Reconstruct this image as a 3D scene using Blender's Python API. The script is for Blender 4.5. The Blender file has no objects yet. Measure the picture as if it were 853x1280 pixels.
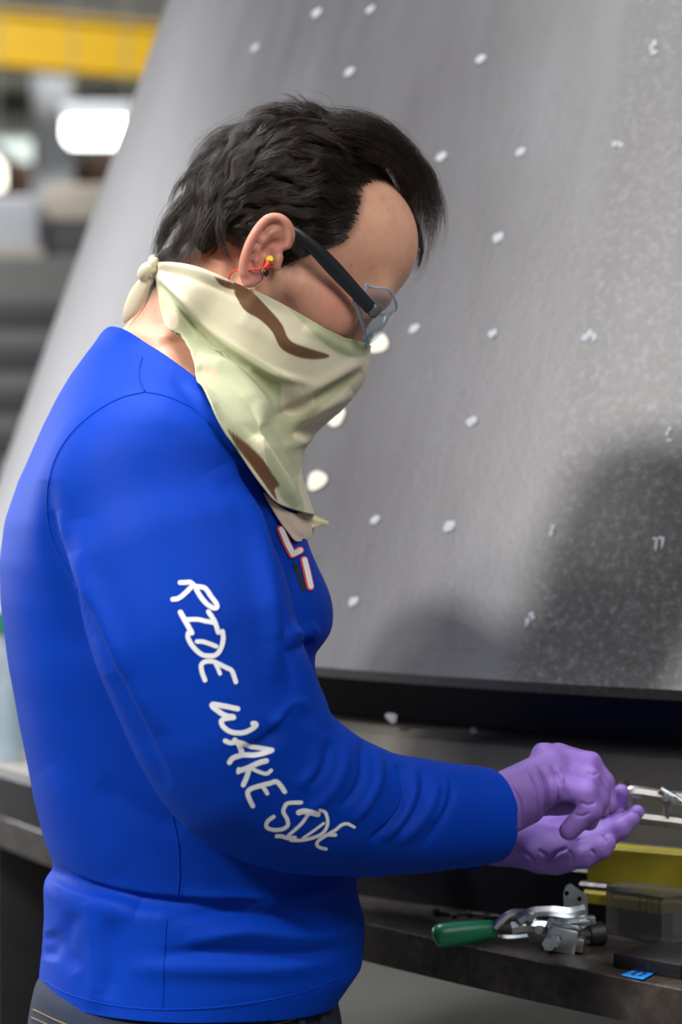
import bpy, bmesh, math, random
import numpy as np
from mathutils import Vector, Matrix
from mathutils.bvhtree import BVHTree
random.seed(7)
RNG = np.random.default_rng(7)
SC = bpy.context.scene
COL = SC.collection

# ---------------------------------------------------------------- camera, world, lights, exposure
FPX = 1280 * 85.0 / 36.0            # focal length in pixels of the 853x1280 frame
CAM_Z, PITCH = 1.40, math.radians(1.53)
cam_data = bpy.data.cameras.new('camera')
cam_data.sensor_fit = 'VERTICAL'
cam_data.sensor_height = 36.0
cam_data.sensor_width = 24.0
cam_data.lens = 85.0
cam_data.clip_start = 0.05
cam_data.dof.use_dof = True
cam_data.dof.focus_distance = 2.20
cam_data.dof.aperture_fstop = 3.6
cam = bpy.data.objects.new('camera', cam_data)
COL.objects.link(cam)
cam.location = (0, 0, CAM_Z)
cam.rotation_euler = (math.pi / 2 - PITCH, 0, 0)
SC.camera = cam

world = bpy.data.worlds.new('hall_daylight')
SC.world = world
world.use_nodes = True
world.node_tree.nodes['Background'].inputs[0].default_value = (0.86, 0.92, 1.0, 1)
world.node_tree.nodes['Background'].inputs[1].default_value = 0.16

def area_light(name, loc, target, sx, sy, power, color=(1, 1, 1)):
    d = bpy.data.lights.new(name, 'AREA')
    d.shape = 'RECTANGLE'
    d.size, d.size_y, d.energy, d.color = sx, sy, power, color
    o = bpy.data.objects.new(name, d)
    COL.objects.link(o)
    o.location = loc
    o.rotation_euler = (Vector(target) - Vector(loc)).to_track_quat('-Z', 'Y').to_euler()
    return o
# unseen hall lamps, two of them added fills, and the open door at left
area_light('unseen_lamp', (-4.6, 0.7, 3.7), (0.2, 2.4, 1.3), 0.8, 0.8, 75, (1.0, 0.97, 0.93))
area_light('unseen_lamp', (-1.2, 3.0, 5.6), (-0.1, 2.3, 1.2), 2.2, 1.2, 280, (0.95, 0.97, 1.0))
area_light('unseen_lamp', (-3.9, -0.15, 4.9), (0.0, 2.3, 1.4), 0.7, 0.7, 330, (1.0, 0.98, 0.95))
area_light('unseen_lamp', (-2.0, 10.0, 6.7), (-2.0, 15.0, 3.2), 2.5, 1.2, 500, (1.0, 0.99, 0.96))  # added lamp, brightens the crane girder and far hall
area_light('unseen_lamp', (1.7, -0.8, 4.6), (0.1, 2.3, 1.4), 2.0, 2.0, 140, (1.0, 0.98, 0.96))  # added soft fill for the face and hands
area_light('hall_door_daylight', (-5.5, 8.5, 2.8), (0.0, 3.6, 1.6), 3.5, 3.5, 270, (0.97, 0.97, 1.0))

SC.view_settings.view_transform = 'Standard'
SC.view_settings.look = 'None'
SC.view_settings.gamma = 1.0
SC.view_settings.use_curve_mapping = False
SC.view_settings.exposure = 0.0

# ---------------------------------------------------------------- pixel <-> place
_FW = np.array([0, math.cos(PITCH), -math.sin(PITCH)])
_UP = np.array([0, math.sin(PITCH), math.cos(PITCH)])
_RT = np.array([1.0, 0, 0])
_CP = np.array([0, 0, CAM_Z])
def at(px, py, Y):
    d = (px - 426.5) / FPX * _RT + _FW - (py - 640) / FPX * _UP
    return _CP + d * (Y / d[1])
def ray(px, py):
    d = (px - 426.5) / FPX * _RT + _FW - (py - 640) / FPX * _UP
    return d / np.linalg.norm(d)
def proj(P):
    q = np.asarray(P, float) - _CP
    dep = q @ _FW
    return 426.5 + FPX * (q @ _RT) / dep, 640 - FPX * (q @ _UP) / dep, dep

# ---------------------------------------------------------------- materials
MATS = {}
def lin(r, g, b):
    f = lambda c: c / 12.92 if c <= 0.04045 else ((c + 0.055) / 1.055) ** 2.4
    return (f(r / 255), f(g / 255), f(b / 255), 1)
class NT:
    def __init__(s, name):
        s.m = bpy.data.materials.new(name); s.m.use_nodes = True
        s.t = s.m.node_tree; s.n = s.t.nodes; s.b = s.n['Principled BSDF']
        MATS[name] = s.m
    def new(s, typ, **kw):
        n = s.n.new(typ)
        for k, v in kw.items():
            if k.startswith('i_'):
                n.inputs[k[2:].replace('_', ' ')].default_value = v
            else:
                setattr(n, k, v)
        return n
    def link(s, a, ao, b, bi): s.t.links.new(a.outputs[ao], b.inputs[bi])
    def set(s, **kw):
        for k, v in kw.items(): s.b.inputs[k.replace('_', ' ')].default_value = v
        return s
    def noise(s, scale, detail=4, rough=0.55, coord='Object', vec=None):
        n = s.new('ShaderNodeTexNoise'); n.inputs['Scale'].default_value = scale
        n.inputs['Detail'].default_value = detail; n.inputs['Roughness'].default_value = rough
        if vec is None:
            tc = s.new('ShaderNodeTexCoord'); s.link(tc, coord, n, 'Vector')
        else: s.t.links.new(vec, n.inputs['Vector'])
        return n
    def ramp(s, src, out, stops):
        r = s.new('ShaderNodeValToRGB'); e = r.color_ramp.elements
        while len(e) < len(stops): e.new(0.5)
        for k, (p, c) in enumerate(stops): e[k].position = p; e[k].color = c
        s.link(src, out, r, 'Fac'); return r
    def mix(s, fac, a, b, mode='MIX'):
        m = s.new('ShaderNodeMix', data_type='RGBA', blend_type=mode)
        for v, i in ((fac, 0), (a, 6), (b, 7)):
            if isinstance(v, bpy.types.NodeSocket): s.t.links.new(v, m.inputs[i])
            else: m.inputs[i].default_value = v
        return m.outputs[2]
    def bump(s, sock, strength, dist=0.001):
        b = s.new('ShaderNodeBump'); b.inputs['Strength'].default_value = strength
        b.inputs['Distance'].default_value = dist
        s.t.links.new(sock, b.inputs['Height']); s.link(b, 'Normal', s.b, 'Normal')
    def base(s, sock): s.t.links.new(sock, s.b.inputs['Base Color'])
def simple(name, col, rough=0.5, metal=0.0, var=0.12, scale=30, bump=0.0, **kw):
    k = NT(name); k.set(Roughness=rough, Metallic=metal, **kw)
    n = k.noise(scale)
    dark = tuple(c * (1 - var) for c in col[:3]) + (1,); lite = tuple(min(1, c * (1 + var)) for c in col[:3]) + (1,)
    r = k.ramp(n, 'Fac', [(0.3, dark), (0.7, lite)]); k.base(r.outputs[0])
    if bump: k.bump(n.outputs['Fac'], bump)
    return k.m
def emit(name, col, strength):
    k = NT(name); k.set(Base_Color=col, Emission_Color=col, Emission_Strength=strength); return k.m

# ---------------------------------------------------------------- mesh helpers
def mk(name, verts, faces, mat=None, parent=None, smooth=True):
    me = bpy.data.meshes.new(name)
    verts = np.asarray(verts, np.float32); 
    me.from_pydata(verts.tolist(), [], [list(map(int, f)) for f in faces])
    if smooth: me.polygons.foreach_set('use_smooth', np.ones(len(me.polygons), bool))
    me.update()
    o = bpy.data.objects.new(name, me); COL.objects.link(o)
    if mat: me.materials.append(mat)
    if parent: o.parent = parent; o.matrix_parent_inverse = parent.matrix_world.inverted() if False else Matrix.Translation(-Vector(parent.location))
    return o
def mk_quads(name, verts, quads, mat=None, parent=None):
    me = bpy.data.meshes.new(name)
    nv, nq = len(verts), len(quads)
    me.vertices.add(nv); me.vertices.foreach_set('co', np.asarray(verts, np.float32).ravel())
    me.loops.add(nq * 4); me.loops.foreach_set('vertex_index', np.asarray(quads, np.int32).ravel())
    me.polygons.add(nq); me.polygons.foreach_set('loop_start', np.arange(nq, dtype=np.int32) * 4)
    me.polygons.foreach_set('use_smooth', np.ones(nq, bool))
    me.update(calc_edges=True); me.validate()
    o = bpy.data.objects.new(name, me); COL.objects.link(o)
    if mat: me.materials.append(mat)
    if parent: o.parent = parent; o.matrix_parent_inverse = Matrix.Translation(-Vector(parent.location))
    return o
def thing(name, label, cat, loc=(0, 0, 0), group=None):
    o = bpy.data.objects.new(name, None); COL.objects.link(o)
    o.location = loc; o.empty_display_size = 0.05
    return tag(o, label, cat, group)
def tag(o, label, cat, group=None):
    o['label'] = label; o['category'] = cat
    if group: o['group'] = group
    return o
def structure(o): o['kind'] = 'structure'; return o
class MB:
    """collects shapes into one mesh"""
    def __init__(s): s.v = []; s.f = []
    def add(s, v, f):
        o = len(s.v); s.v += [tuple(p) for p in v]; s.f += [tuple(i + o for i in q) for q in f]; return s
    def box(s, c, size, R=None, bevel=0.0):
        bm = bmesh.new(); bmesh.ops.create_cube(bm, size=1)
        bmesh.ops.scale(bm, vec=size, verts=bm.verts)
        if bevel: bmesh.ops.bevel(bm, geom=bm.edges[:], offset=bevel, segments=2, affect='EDGES', profile=0.5)
        M = Matrix.Translation(Vector(c)) @ (R.to_4x4() if R else Matrix())
        bm.verts.index_update()
        s.add([M @ v.co for v in bm.verts], [[v.index for v in f.verts] for f in bm.faces]); bm.free(); return s
    def prism(s, pts, axis_a, axis_b, origin, n, depth, bevel=0.0):
        """outline pts (2D in axis_a, axis_b) extruded along n"""
        a, b, n, o = (Vector(x) for x in (axis_a, axis_b, n, origin))
        bm = bmesh.new()
        vs = [bm.verts.new(o + a * p[0] + b * p[1] - n * depth / 2) for p in pts]
        f = bm.faces.new(vs)
        r = bmesh.ops.extrude_face_region(bm, geom=[f])
        bmesh.ops.translate(bm, vec=n * depth, verts=[e for e in r['geom'] if isinstance(e, bmesh.types.BMVert)])
        bmesh.ops.recalc_face_normals(bm, faces=bm.faces)
        if bevel: bmesh.ops.bevel(bm, geom=bm.edges[:], offset=bevel, segments=2, affect='EDGES', profile=0.5)
        bm.verts.index_update()
        s.add([v.co for v in bm.verts], [[v.index for v in q.verts] for q in bm.faces]); bm.free(); return s
    def cyl(s, a, b, r, r2=None, seg=20, bevel=0.0):
        a, b = Vector(a), Vector(b); r2 = r if r2 is None else r2
        d = b - a; L = d.length; q = d.to_track_quat('Z', 'Y')
        bv = bevel
        prof = [(0, 0), (r - bv, 0)] + ([(r, bv)] if bv else []) + [(r2, L - bv)] + ([(r2 - bv, L)] if bv else []) + [(0, L)]
        if not bv: prof = [(0, 0), (r, 0), (r2, L), (0, L)]
        return s.lathe(prof, a, q, seg)
    def lathe(s, prof, origin, q=None, seg=24, a0=0.0, a1=2 * math.pi):
        full = abs(a1 - a0 - 2 * math.pi) < 1e-6
        n = seg if full else seg + 1
        V = []; F = []
        for j in range(n):
            t = a0 + (a1 - a0) * j / seg
            for (r, z) in prof:
                p = Vector((r * math.cos(t), r * math.sin(t), z))
                if q is not None: p = q @ p
                V.append(Vector(origin) + p)
        m = len(prof)
        for j in range(seg):
            k = (j + 1) % n
            for i in range(m - 1):
                F.append((j * m + i, k * m + i, k * m + i + 1, j * m + i + 1))
        return s.add(V, F)
    def tube(s, pts, r, seg=8, flat=1.0, up=None):
        pts = [Vector(p) for p in pts]; n = len(pts)
        rs = r if isinstance(r, (list, tuple, np.ndarray)) else [r] * n
        V = []; F = []; prev = None
        for i, p in enumerate(pts):
            t = (pts[min(i + 1, n - 1)] - pts[max(i - 1, 0)]).normalized()
            if prev is None:
                ref = Vector(up) if up is not None else (Vector((0, 0, 1)) if abs(t.z) < 0.9 else Vector((1, 0, 0)))
                u = (ref - t * ref.dot(t)).normalized()
            else: u = (prev - t * prev.dot(t)).normalized()
            if up is not None: 
                ref = Vector(up); u = (ref - t * ref.dot(t)).normalized()
            w = t.cross(u); prev = u
            for j in range(seg):
                a = 2 * math.pi * j / seg
                V.append(p + (u * math.cos(a) + w * math.sin(a) * flat) * rs[i])
        for i in range(n - 1):
            for j in range(seg):
                k = (j + 1) % seg
                F.append((i * seg + j, i * seg + k, (i + 1) * seg + k, (i + 1) * seg + j))
        F.append(tuple(range(seg))[::-1]); F.append(tuple((n - 1) * seg + j for j in range(seg)))
        return s.add(V, F)
    def ball(s, c, r, sc=(1, 1, 1), R=None, u=16, v=10):
        bm = bmesh.new(); bmesh.ops.create_uvsphere(bm, u_segments=u, v_segments=v, radius=r)
        bmesh.ops.scale(bm, vec=sc, verts=bm.verts)
        M = Matrix.Translation(Vector(c)) @ (R.to_4x4() if R else Matrix()); bm.verts.index_update()
        s.add([M @ x.co for x in bm.verts], [[x.index for x in f.verts] for f in bm.faces]); bm.free(); return s
    def build(s, name, mat, parent=None, smooth=True, autosmooth=True):
        o = mk(name, s.v, s.f, mat, parent, smooth)
        bm = bmesh.new(); bm.from_mesh(o.data); bmesh.ops.remove_doubles(bm, verts=bm.verts, dist=1e-6)
        bmesh.ops.recalc_face_normals(bm, faces=bm.faces)
        if smooth and autosmooth:
            for e in bm.edges:
                if len(e.link_faces) == 2 and e.calc_face_angle(0) > 0.6: e.smooth = False
        bm.to_mesh(o.data); bm.free(); return o
def spline(pts, n, closed=False):
    """Catmull-Rom through points (any dimension), n samples evenly over the length"""
    P = np.asarray(pts, float)
    A = np.vstack([2 * P[0] - P[1], P, 2 * P[-1] - P[-2]])
    out = []
    for i in range(len(P) - 1):
        p0, p1, p2, p3 = A[i:i + 4]
        for t in np.linspace(0, 1, 16, endpoint=False):
            out.append(0.5 * (2 * p1 + (p2 - p0) * t + (2 * p0 - 5 * p1 + 4 * p2 - p3) * t * t + (3 * p1 - p0 - 3 * p2 + p3) * t ** 3))
    out.append(P[-1]); out = np.array(out)
    L = np.r_[0, np.cumsum(np.linalg.norm(np.diff(out, axis=0), axis=1))]
    s = np.linspace(0, L[-1], n)
    return np.stack([np.interp(s, L, out[:, k]) for k in range(out.shape[1])], 1)
# ================================================================ THE HALL
m_floor = simple('concrete_floor', lin(92, 92, 88), 0.55, var=0.2, scale=3, bump=0.1)
m_wall = simple('hall_wall_paint', lin(128, 126, 120), 0.8, var=0.25, scale=1.5)
m_roof = simple('roof_decking', lin(112, 104, 98), 0.9, var=0.15, scale=2)
m_yellow = simple('yellow_paint', lin(214, 170, 3), 0.45, var=0.05)
m_white = simple('white_paint', lin(205, 208, 214), 0.6, var=0.04)
m_lamp = emit('lamp_diffuser', (0.93, 1.0, 0.98, 1), 7.0)
m_lampw = emit('warm_lamp_diffuser', (1.0, 0.98, 0.80, 1), 4.0)
m_trussg = simple('truss_grey_green', lin(120, 122, 112), 0.7)

floor = MB().box((0, 8, -0.05), (36, 36, 0.1)).build('floor', m_floor, smooth=False); structure(floor)
wall_back = MB().box((0, 19.1, 3.5), (36, 0.2, 7.2)).build('wall_back', m_wall, smooth=False); structure(wall_back)
ceiling = MB().box((0, 14.5, 7.05), (36, 9.2, 0.1)).build('ceiling', m_roof, smooth=False); structure(ceiling)
# pale window strip on the back wall
win = MB()
win.box((-3.3, 18.97, 3.62), (1.9, 0.06, 0.42))
window_1 = win.build('window_1', m_white, smooth=False); structure(window_1)
pane_m = emit('window_daylight', (0.80, 0.92, 0.86, 1), 0.85)
for k in range(4):
    p = MB().box((-3.99 + 0.46 * k, 18.93, 3.62), (0.42, 0.03, 0.34)).build('pane', pane_m, window_1, smooth=False)
# dark lintel beam under the roof
for zz, hh, mm in ((3.02, 0.16, m_trussg), (4.28, 0.30, m_trussg)):
    o = MB().box((-1.0, 18.6, zz), (14, 0.25, hh)).build('trim_1', mm, smooth=False); structure(o)

# crane girder
ga, gb = Vector(at(-260, 22, 14.6)), Vector(at(420, 84, 15.6))
gd = (gb - ga).normalized(); gz = Vector((0, 0, 1)); gn = gd.cross(gz).normalized()
gc = (ga + gb) / 2; gl = (gb - ga).length
girder = thing('crane_girder', 'long yellow overhead crane girder below the roof', 'crane', gc)
def gbox(nm, dz, dn, h, w, mat, l=gl, dx=0):
    R = Matrix((gd, gn, gz)).transposed()
    return MB().box(gc + gz * dz + gn * dn + gd * dx, (l, w, h), R, 0.01).build(nm, mat, girder, smooth=False)
gbox('web', -.02, 0, 0.30, 0.10, m_yellow); gbox('flange', 0.14, 0, 0.025, 0.20, m_yellow); gbox('flange', -0.18, 0, 0.025, 0.20, m_yellow)
gbox('rail', 0.172, 0, 0.04, 0.06, m_trussg)

# ceiling lamps
def lamp(px, py, Y, w, h, d, mat, label):
    c = at(px, py, Y)
    t = thing('ceiling_light', label, 'light', c)
    MB().box(c, (w, d, h), None, 0.02).build('diffuser', mat, t)
    MB().box(c + np.array([0, 0, h / 2 + 0.04]), (w * 1.05, d * 1.1, 0.08), None, 0.01).build('housing', m_white, t)
    top = 7.0
    for sx in (-1, 1):
        MB().cyl(c + np.array([sx * w * 0.4, 0, h / 2 + 0.07]), (c[0] + sx * w * 0.4, c[1], top), 0.006, seg=8).build('cable', m_trussg, t)
    return t
lamp(125, 166, 12.0, 0.33, 0.11, 0.25, m_lamp, 'bright white oblong ceiling light in front of the column')
lamp(-11, 216, 12.5, 0.08, 0.13, 0.4, m_lampw, 'small warm lamp cut by the left edge of the frame')

# steel column
c0 = at(68, 300, 16.0)
col = thing('steel_column', 'pale grey steel column standing behind the ceiling light', 'column', (c0[0], c0[1], 0))
MB().box((c0[0], c0[1], 2.05), (0.24, 0.03, 4.1)).build('web', m_white, col, smooth=False)
for s in (-1, 1): MB().box((c0[0] + s * 0.12, c0[1], 2.05), (0.02, 0.24, 4.1)).build('flange', m_white, col, smooth=False)
MB().box((c0[0], c0[1], 0.02), (0.45, 0.45, 0.04)).build('base_plate', m_trussg, col, smooth=False)

# far machinery, blurred behind the man's back
m_beige = simple('beige_cover', lin(196, 186, 170), 0.8, var=0.08)
m_machine = simple('machine_grey', lin(112, 112, 110), 0.6, var=0.1)
m_machd = simple('machine_dark', lin(70, 70, 74), 0.6, var=0.15)
def zpx(py, Y): return at(0, py, Y)[2]
Y = 9.5
xl, xr = at(-140, 0, Y)[0], at(150, 0, Y)[0]
mach = thing('machine_cabinet', 'grey machine enclosure with dark louvres, far behind the man', 'machine', ((xl + xr) / 2, Y, 0))
z1 = zpx(330, Y)
MB().box(((xl + xr) / 2, Y, z1 / 2), (xr - xl, 0.8, z1), None, 0.02).build('body', m_machine, mach)
for k in range(5):
    zz = z1 - 0.22 - k * 0.16
    MB().box(((xl + xr) / 2 - 0.02, Y - 0.41, zz), (xr - xl - 0.08, 0.03, 0.09), None, 0.008).build('louvre', m_machd, mach)
MB().box(((xl + xr) / 2, Y - 0.41, z1 * 0.24), (xr - xl - 0.1, 0.03, z1 * 0.42), None, 0.008).build('door', m_machd, mach)
# covered crates on it
xa, xb = at(-120, 0, Y)[0], at(60, 0, Y)[0]
z2 = zpx(252, Y)
cr = thing('covered_crate', 'white covered crate on top of the grey machine', 'crate', ((xa + xb) / 2, Y, z1))
MB().box(((xa + xb) / 2, Y, (z1 + z2) / 2), (xb - xa, 0.55, z2 - z1), None, 0.05).build('cover', m_white, cr)
MB().box(((xa + xb) / 2, Y, z1 + 0.02), (xb - xa + 0.03, 0.6, 0.04), None, 0.005).build('pallet', m_beige, cr)
xa2, xb2 = at(64, 0, Y)[0], at(146, 0, Y)[0]; z3 = zpx(238, Y)
cr = thing('covered_crate', 'tan crate beside the cone edge on the grey machine', 'crate', ((xa2 + xb2) / 2, Y, z1))
z4 = (z1 + z3) / 2
MB().box(((xa2 + xb2) / 2, Y, (z4 + z3) / 2), (xb2 - xa2, 0.5, z3 - z4), None, 0.03).build('lid', m_beige, cr)
MB().box(((xa2 + xb2) / 2, Y, (z4 + z1) / 2), (xb2 - xa2 - 0.02, 0.48, z4 - z1), None, 0.02).build('body', m_machd, cr)
# brownish shelving at the far wall
m_brown = simple('brown_stock', lin(128, 100, 86), 0.8, var=0.2)
c1 = at(20, 214, 17.0)
sh = thing('storage_rack', 'far storage rack with brown boxes beneath the window', 'rack', (c1[0], 17.0, 0))
for s in (-1, 1):
    for q in (-1, 1):
        MB().box((c1[0] + s * 1.4, 17.0 + q * 0.3, 1.72), (0.07, 0.07, 3.44)).build('upright', m_trussg, sh, smooth=False)
for z in (0.4, 1.3, 2.2, 3.08):
    MB().box((c1[0], 17.0, z), (2.9, 0.66, 0.05)).build('shelf', m_trussg, sh, smooth=False)
for k in range(6):
    b = MB().box((c1[0] - 1.15 + 0.46 * k, 16.95, 3.105 + 0.13 + 0.02 * (k % 3)), (0.42, 0.5, 0.26 + 0.04 * (k % 3)), None, 0.01).build('storage_box', m_brown)
    tag(b, '%s brown cardboard box from the left on the top shelf of the far rack' % ('first', 'second', 'third', 'fourth', 'fifth', 'sixth')[k], 'box', 'boxes on the far rack')
# ================================================================ THE CONE AND ITS FIXTURE
CX, CY = 1.216, 4.10
k = NT('carbon_composite')
tc = k.new('ShaderNodeTexCoord'); sx = k.new('ShaderNodeSeparateXYZ'); k.link(tc, 'Object', sx, 0)
ang = k.new('ShaderNodeMath', operation='ARCTAN2'); k.link(sx, 'Y', ang, 0); k.link(sx, 'X', ang, 1)
sc_ = k.new('ShaderNodeCombineXYZ'); 
mA = k.new('ShaderNodeMath', operation='MULTIPLY'); mA.inputs[1].default_value = 10.0; k.link(ang, 0, mA, 0)
k.link(mA, 0, sc_, 0); 
mZ = k.new('ShaderNodeMath', operation='MULTIPLY'); mZ.inputs[1].default_value = 1.2; k.link(sx, 'Z', mZ, 0); k.link(mZ, 0, sc_, 1)
streak = k.noise(3.0, 5, 0.6, vec=sc_.outputs[0])
fine = k.noise(260, 3, 0.7); speck = k.noise(120, 4, 0.75); cloud = k.noise(2.2, 3, 0.5)
base = k.ramp(streak, 'Fac', [(0.25, lin(68, 66, 68)), (0.75, lin(84, 83, 86))])
# ply with the coarse weave, an angular band of the shell
band = k.new('ShaderNodeMapRange'); band.inputs['From Min'].default_value = -2.175; band.inputs['From Max'].default_value = -2.150
k.link(ang, 0, band, 'Value')
spr = k.ramp(speck, 'Fac', [(0.34, lin(48, 45, 45)), (0.52, lin(60, 58, 59)), (0.76, lin(102, 101, 106))])
c1 = k.mix(band.outputs[0], base.outputs[0], spr.outputs[0])
fr = k.ramp(fine, 'Fac', [(0.3, (0.8, 0.8, 0.8, 1)), (0.7, (1.15, 1.15, 1.17, 1))])
c2 = k.mix(0.8, c1, fr.outputs[0], 'MULTIPLY')
cl = k.ramp(cloud, 'Fac', [(0.35, (0.86, 0.85, 0.83, 1)), (0.65, (1.06, 1.06, 1.07, 1))])
c3 = k.mix(1.0, c2, cl.outputs[0], 'MULTIPLY')
k.base(c3); k.set(Roughness=0.42); k.b.inputs['Specular IOR Level'].default_value = 0.55
k.bump(speck.outputs['Fac'], 0.25, 0.002)
m_comp = k.m
m_black = simple('black_composite', lin(30, 29, 30), 0.5, var=0.25, scale=12)
m_flange = simple('grey_flange', lin(108, 105, 98), 0.55, var=0.25, scale=9)
m_mark = simple('white_paint_mark', lin(150, 151, 158), 0.8, var=0.04)
m_cream = simple('cream_dot', lin(196, 188, 174), 0.7, var=0.03)

Z0, R0, SLOPE = 1.140, 1.852, 0.352
def coneR(z): return R0 - SLOPE * (z - Z0)
A0, A1 = math.radians(-250), math.radians(20)
ccone = Vector((CX, CY, Z0))
cone = thing('composite_cone', 'huge grey carbon cone shell with white paint marks behind the man', 'cone', (CX, CY, Z0))
zt = 3.6
def zr(z): return (coneR(z), z - Z0)
prof = [(R0 - 0.06, 0.004), (R0 - 0.012, 0.0), (R0, 0.012)] + [zr(z) for z in np.linspace(Z0 + 0.04, zt, 14)] + [(coneR(zt) - 0.05, zt - Z0 + 0.01), (0.02, zt - Z0 + 0.02)]
shell = MB().lathe(prof, (0, 0, 0), None, 160).build('shell', m_comp, None)
shell.parent = cone
und = MB().lathe([(R0 - 0.05, 0.002), (1.70, -0.005), (1.70, -0.08), (1.74, -0.085)], (0, 0, 0), None, 160).build('undercut', m_black, None); und.parent = cone
fl = MB().lathe([(1.70, -0.062), (1.772, -0.060), (1.790, -0.068), (1.790, -0.160)], (0, 0, 0), None, 160).build('lower_flange', m_flange, None); fl.parent = cone

def cone_hit(px, py, flange=False):
    d = ray(px, py); t = 1.5
    for i in range(4000):
        p = _CP + d * t
        R = 1.790 if flange else coneR(p[2])
        r = math.hypot(p[0] - CX, p[1] - CY)
        if r < R: break
        t += 0.001
    n = np.array([(p[0] - CX) / r, (p[1] - CY) / r, 0 if flange else SLOPE]); n /= np.linalg.norm(n)
    return p, n
def paint(strokes, name, mat, flange=False):
    """paint dabs lying on the shell: (px, py, rx, ry) ellipses in pixels of apparent size"""
    mb = MB()
    for (px, py, rx, ry) in strokes:
        p, n = cone_hit(px, py, flange); p = p + n * 0.0012
        sc = np.linalg.norm(p - _CP) / FPX
        tx = np.cross([0, 0, 1.0], n); tx /= np.linalg.norm(tx); ty = np.cross(n, tx)
        fx = max(0.35, abs(tx[0])); V = [p + n * 0.0008]; F = []
        for j in range(14):
            a = 2 * math.pi * j / 14; rr = 1 + 0.10 * math.sin(3 * a + px)
            V.append(p + tx * (rx * sc / fx * math.cos(a) * rr) + ty * (ry * sc * math.sin(a) * rr))
        for j in range(14): F.append((0, 1 + j, 1 + (j + 1) % 14))
        mb.add(V, F)
    o = mb.build(name, mat, None); o.parent = cone
    o.matrix_parent_inverse = Matrix.Translation(-ccone); return o
for (px, py) in ((474, 430), (420, 521), (397, 601)):
    o = paint([(px, py, 12, 13)], 'paint_dot', m_cream); o['label'] = 'round cream dot'
for (px, py, r) in ((602, 74, 6), (553, 196, 6.5), (652, 190, 6), (624, 297, 7), (617, 417, 5.5), (519, 411, 6.5), (591, 527, 7), (563, 658, 8),
                    (470, 650, 6), (443, 752, 6.5), (438, 90, 6), (397, 16, 6), (464, 12, 5), (320, 60, 5)):
    paint([(px - 1.5, py + 1, r * 0.75, r * 0.9), (px + 2, py - 1, r * 0.6, r * 0.8)], 'paint_mark', m_mark)
paint([(732, 423, 4, 5), (738, 418, 4, 6), (744, 422, 3, 6)], 'paint_mark', m_mark)
paint([(819, 55, 3, 5), (818, 66, 4, 4), (815, 60, 2, 5)], 'paint_mark', m_mark)
paint([(769, 181, 3, 4), (777, 182, 3, 4), (773, 179, 3, 2)], 'paint_mark', m_mark)
paint([(838, 537, 2.5, 3.5), (835, 543, 2, 4), (837, 551, 3.5, 2.5)], 'paint_mark', m_mark)
paint([(692, 660, 2.5, 4), (690, 667, 2.5, 5)], 'paint_mark', m_mark)
paint([(665, 769, 3, 4), (660, 778, 2.5, 6), (667, 773, 2, 3)], 'paint_mark', m_mark)
paint([(821, 681, 1.8, 9), (829, 678, 1.8, 8), (819, 674, 2.5, 2), (826, 673, 2.5, 2)], 'paint_mark', m_mark)
paint([(490, 896, 7, 5), (492, 900, 4, 4)], 'paint_mark', m_mark, True)
paint([(593, 913, 4, 4)], 'paint_mark', m_mark, True)

# ---- fixture table
m_plate = k = NT('worn_steel_plate')
n1 = k.noise(14, 6, 0.65); n2 = k.noise(90, 4, 0.6); n3 = k.noise(4, 3, 0.5)
r1 = k.ramp(n1, 'Fac', [(0.35, lin(62, 58, 57)), (0.62, lin(84, 78, 74)), (0.82, lin(128, 120, 112))])
r3 = k.ramp(n3, 'Fac', [(0.45, (1, 1, 1, 1)), (0.7, (0.9, 0.72, 0.62, 1))])
k.base(k.mix(1.0, r1.outputs[0], r3.outputs[0], 'MULTIPLY'))
rr = k.ramp(n2, 'Fac', [(0.3, (0.25,) * 3 + (1,)), (0.7, (0.5,) * 3 + (1,))]); k.link(rr, 0, k.b, 'Roughness'); k.set(Metallic=0.6)
m_plate = k.m
m_step = simple('light_grey_step', lin(138, 136, 132), 0.6, var=0.15, scale=12)
m_darkst = simple('blackened_steel', lin(28, 27, 30), 0.4, metal=0.3, var=0.2, scale=20)
m_rail = simple('yellow_green_rail', lin(146, 132, 12), 0.7, var=0.12, scale=12)
m_zinc = simple('zinc_plated_steel', lin(200, 206, 210), 0.28, metal=1.0, var=0.12, scale=60)
m_steel = simple('bare_steel', lin(160, 158, 154), 0.35, metal=1.0, var=0.15, scale=60)

TZ, TH = 0.912, 0.040
TX, TY, TR = 3.10, 5.03, 4.0
table = thing('fixture_table', 'dark steel ring table under the cone with worn curved edge', 'table', (CX, CY, 0))
def arc(cx, cy, R, a0, a1, n): return [(cx + R * math.cos(a), cy + R * math.sin(a)) for a in np.linspace(a0, a1, n)]
# plate: outer arc towards the viewer, cut out under the cone base
def ringplate(outer, inner, z0, z1, bev=0.0015):
    n = len(outer); V = []; F = []
    for (o, i) in zip(outer, inner):
        ov = Vector((o[0], o[1], 0)); iv = Vector((i[0], i[1], 0)); d = (iv - ov).normalized() * bev
        V += [(o[0], o[1], z0), (o[0], o[1], z1 - bev), (o[0] + d.x, o[1] + d.y, z1), (i[0], i[1], z1), (i[0], i[1], z0)]
    for j in range(n - 1):
        for q in range(5):
            F.append((j * 5 + q, j * 5 + (q + 1) % 5, (j + 1) * 5 + (q + 1) % 5, (j + 1) * 5 + q))
    F.append((0, 1, 2, 3, 4)); F.append(tuple((n - 1) * 5 + q for q in (4, 3, 2, 1, 0)))
    return V, F
N = 96
o_arc = arc(TX, TY, TR, math.radians(-176), math.radians(-95), N)
i_arc = arc(CX, CY, 1.60, math.radians(-176), math.radians(-60), N)
MB().add(*ringplate(o_arc, i_arc, TZ - TH, TZ)).build('table_top', m_plate, table)
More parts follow.
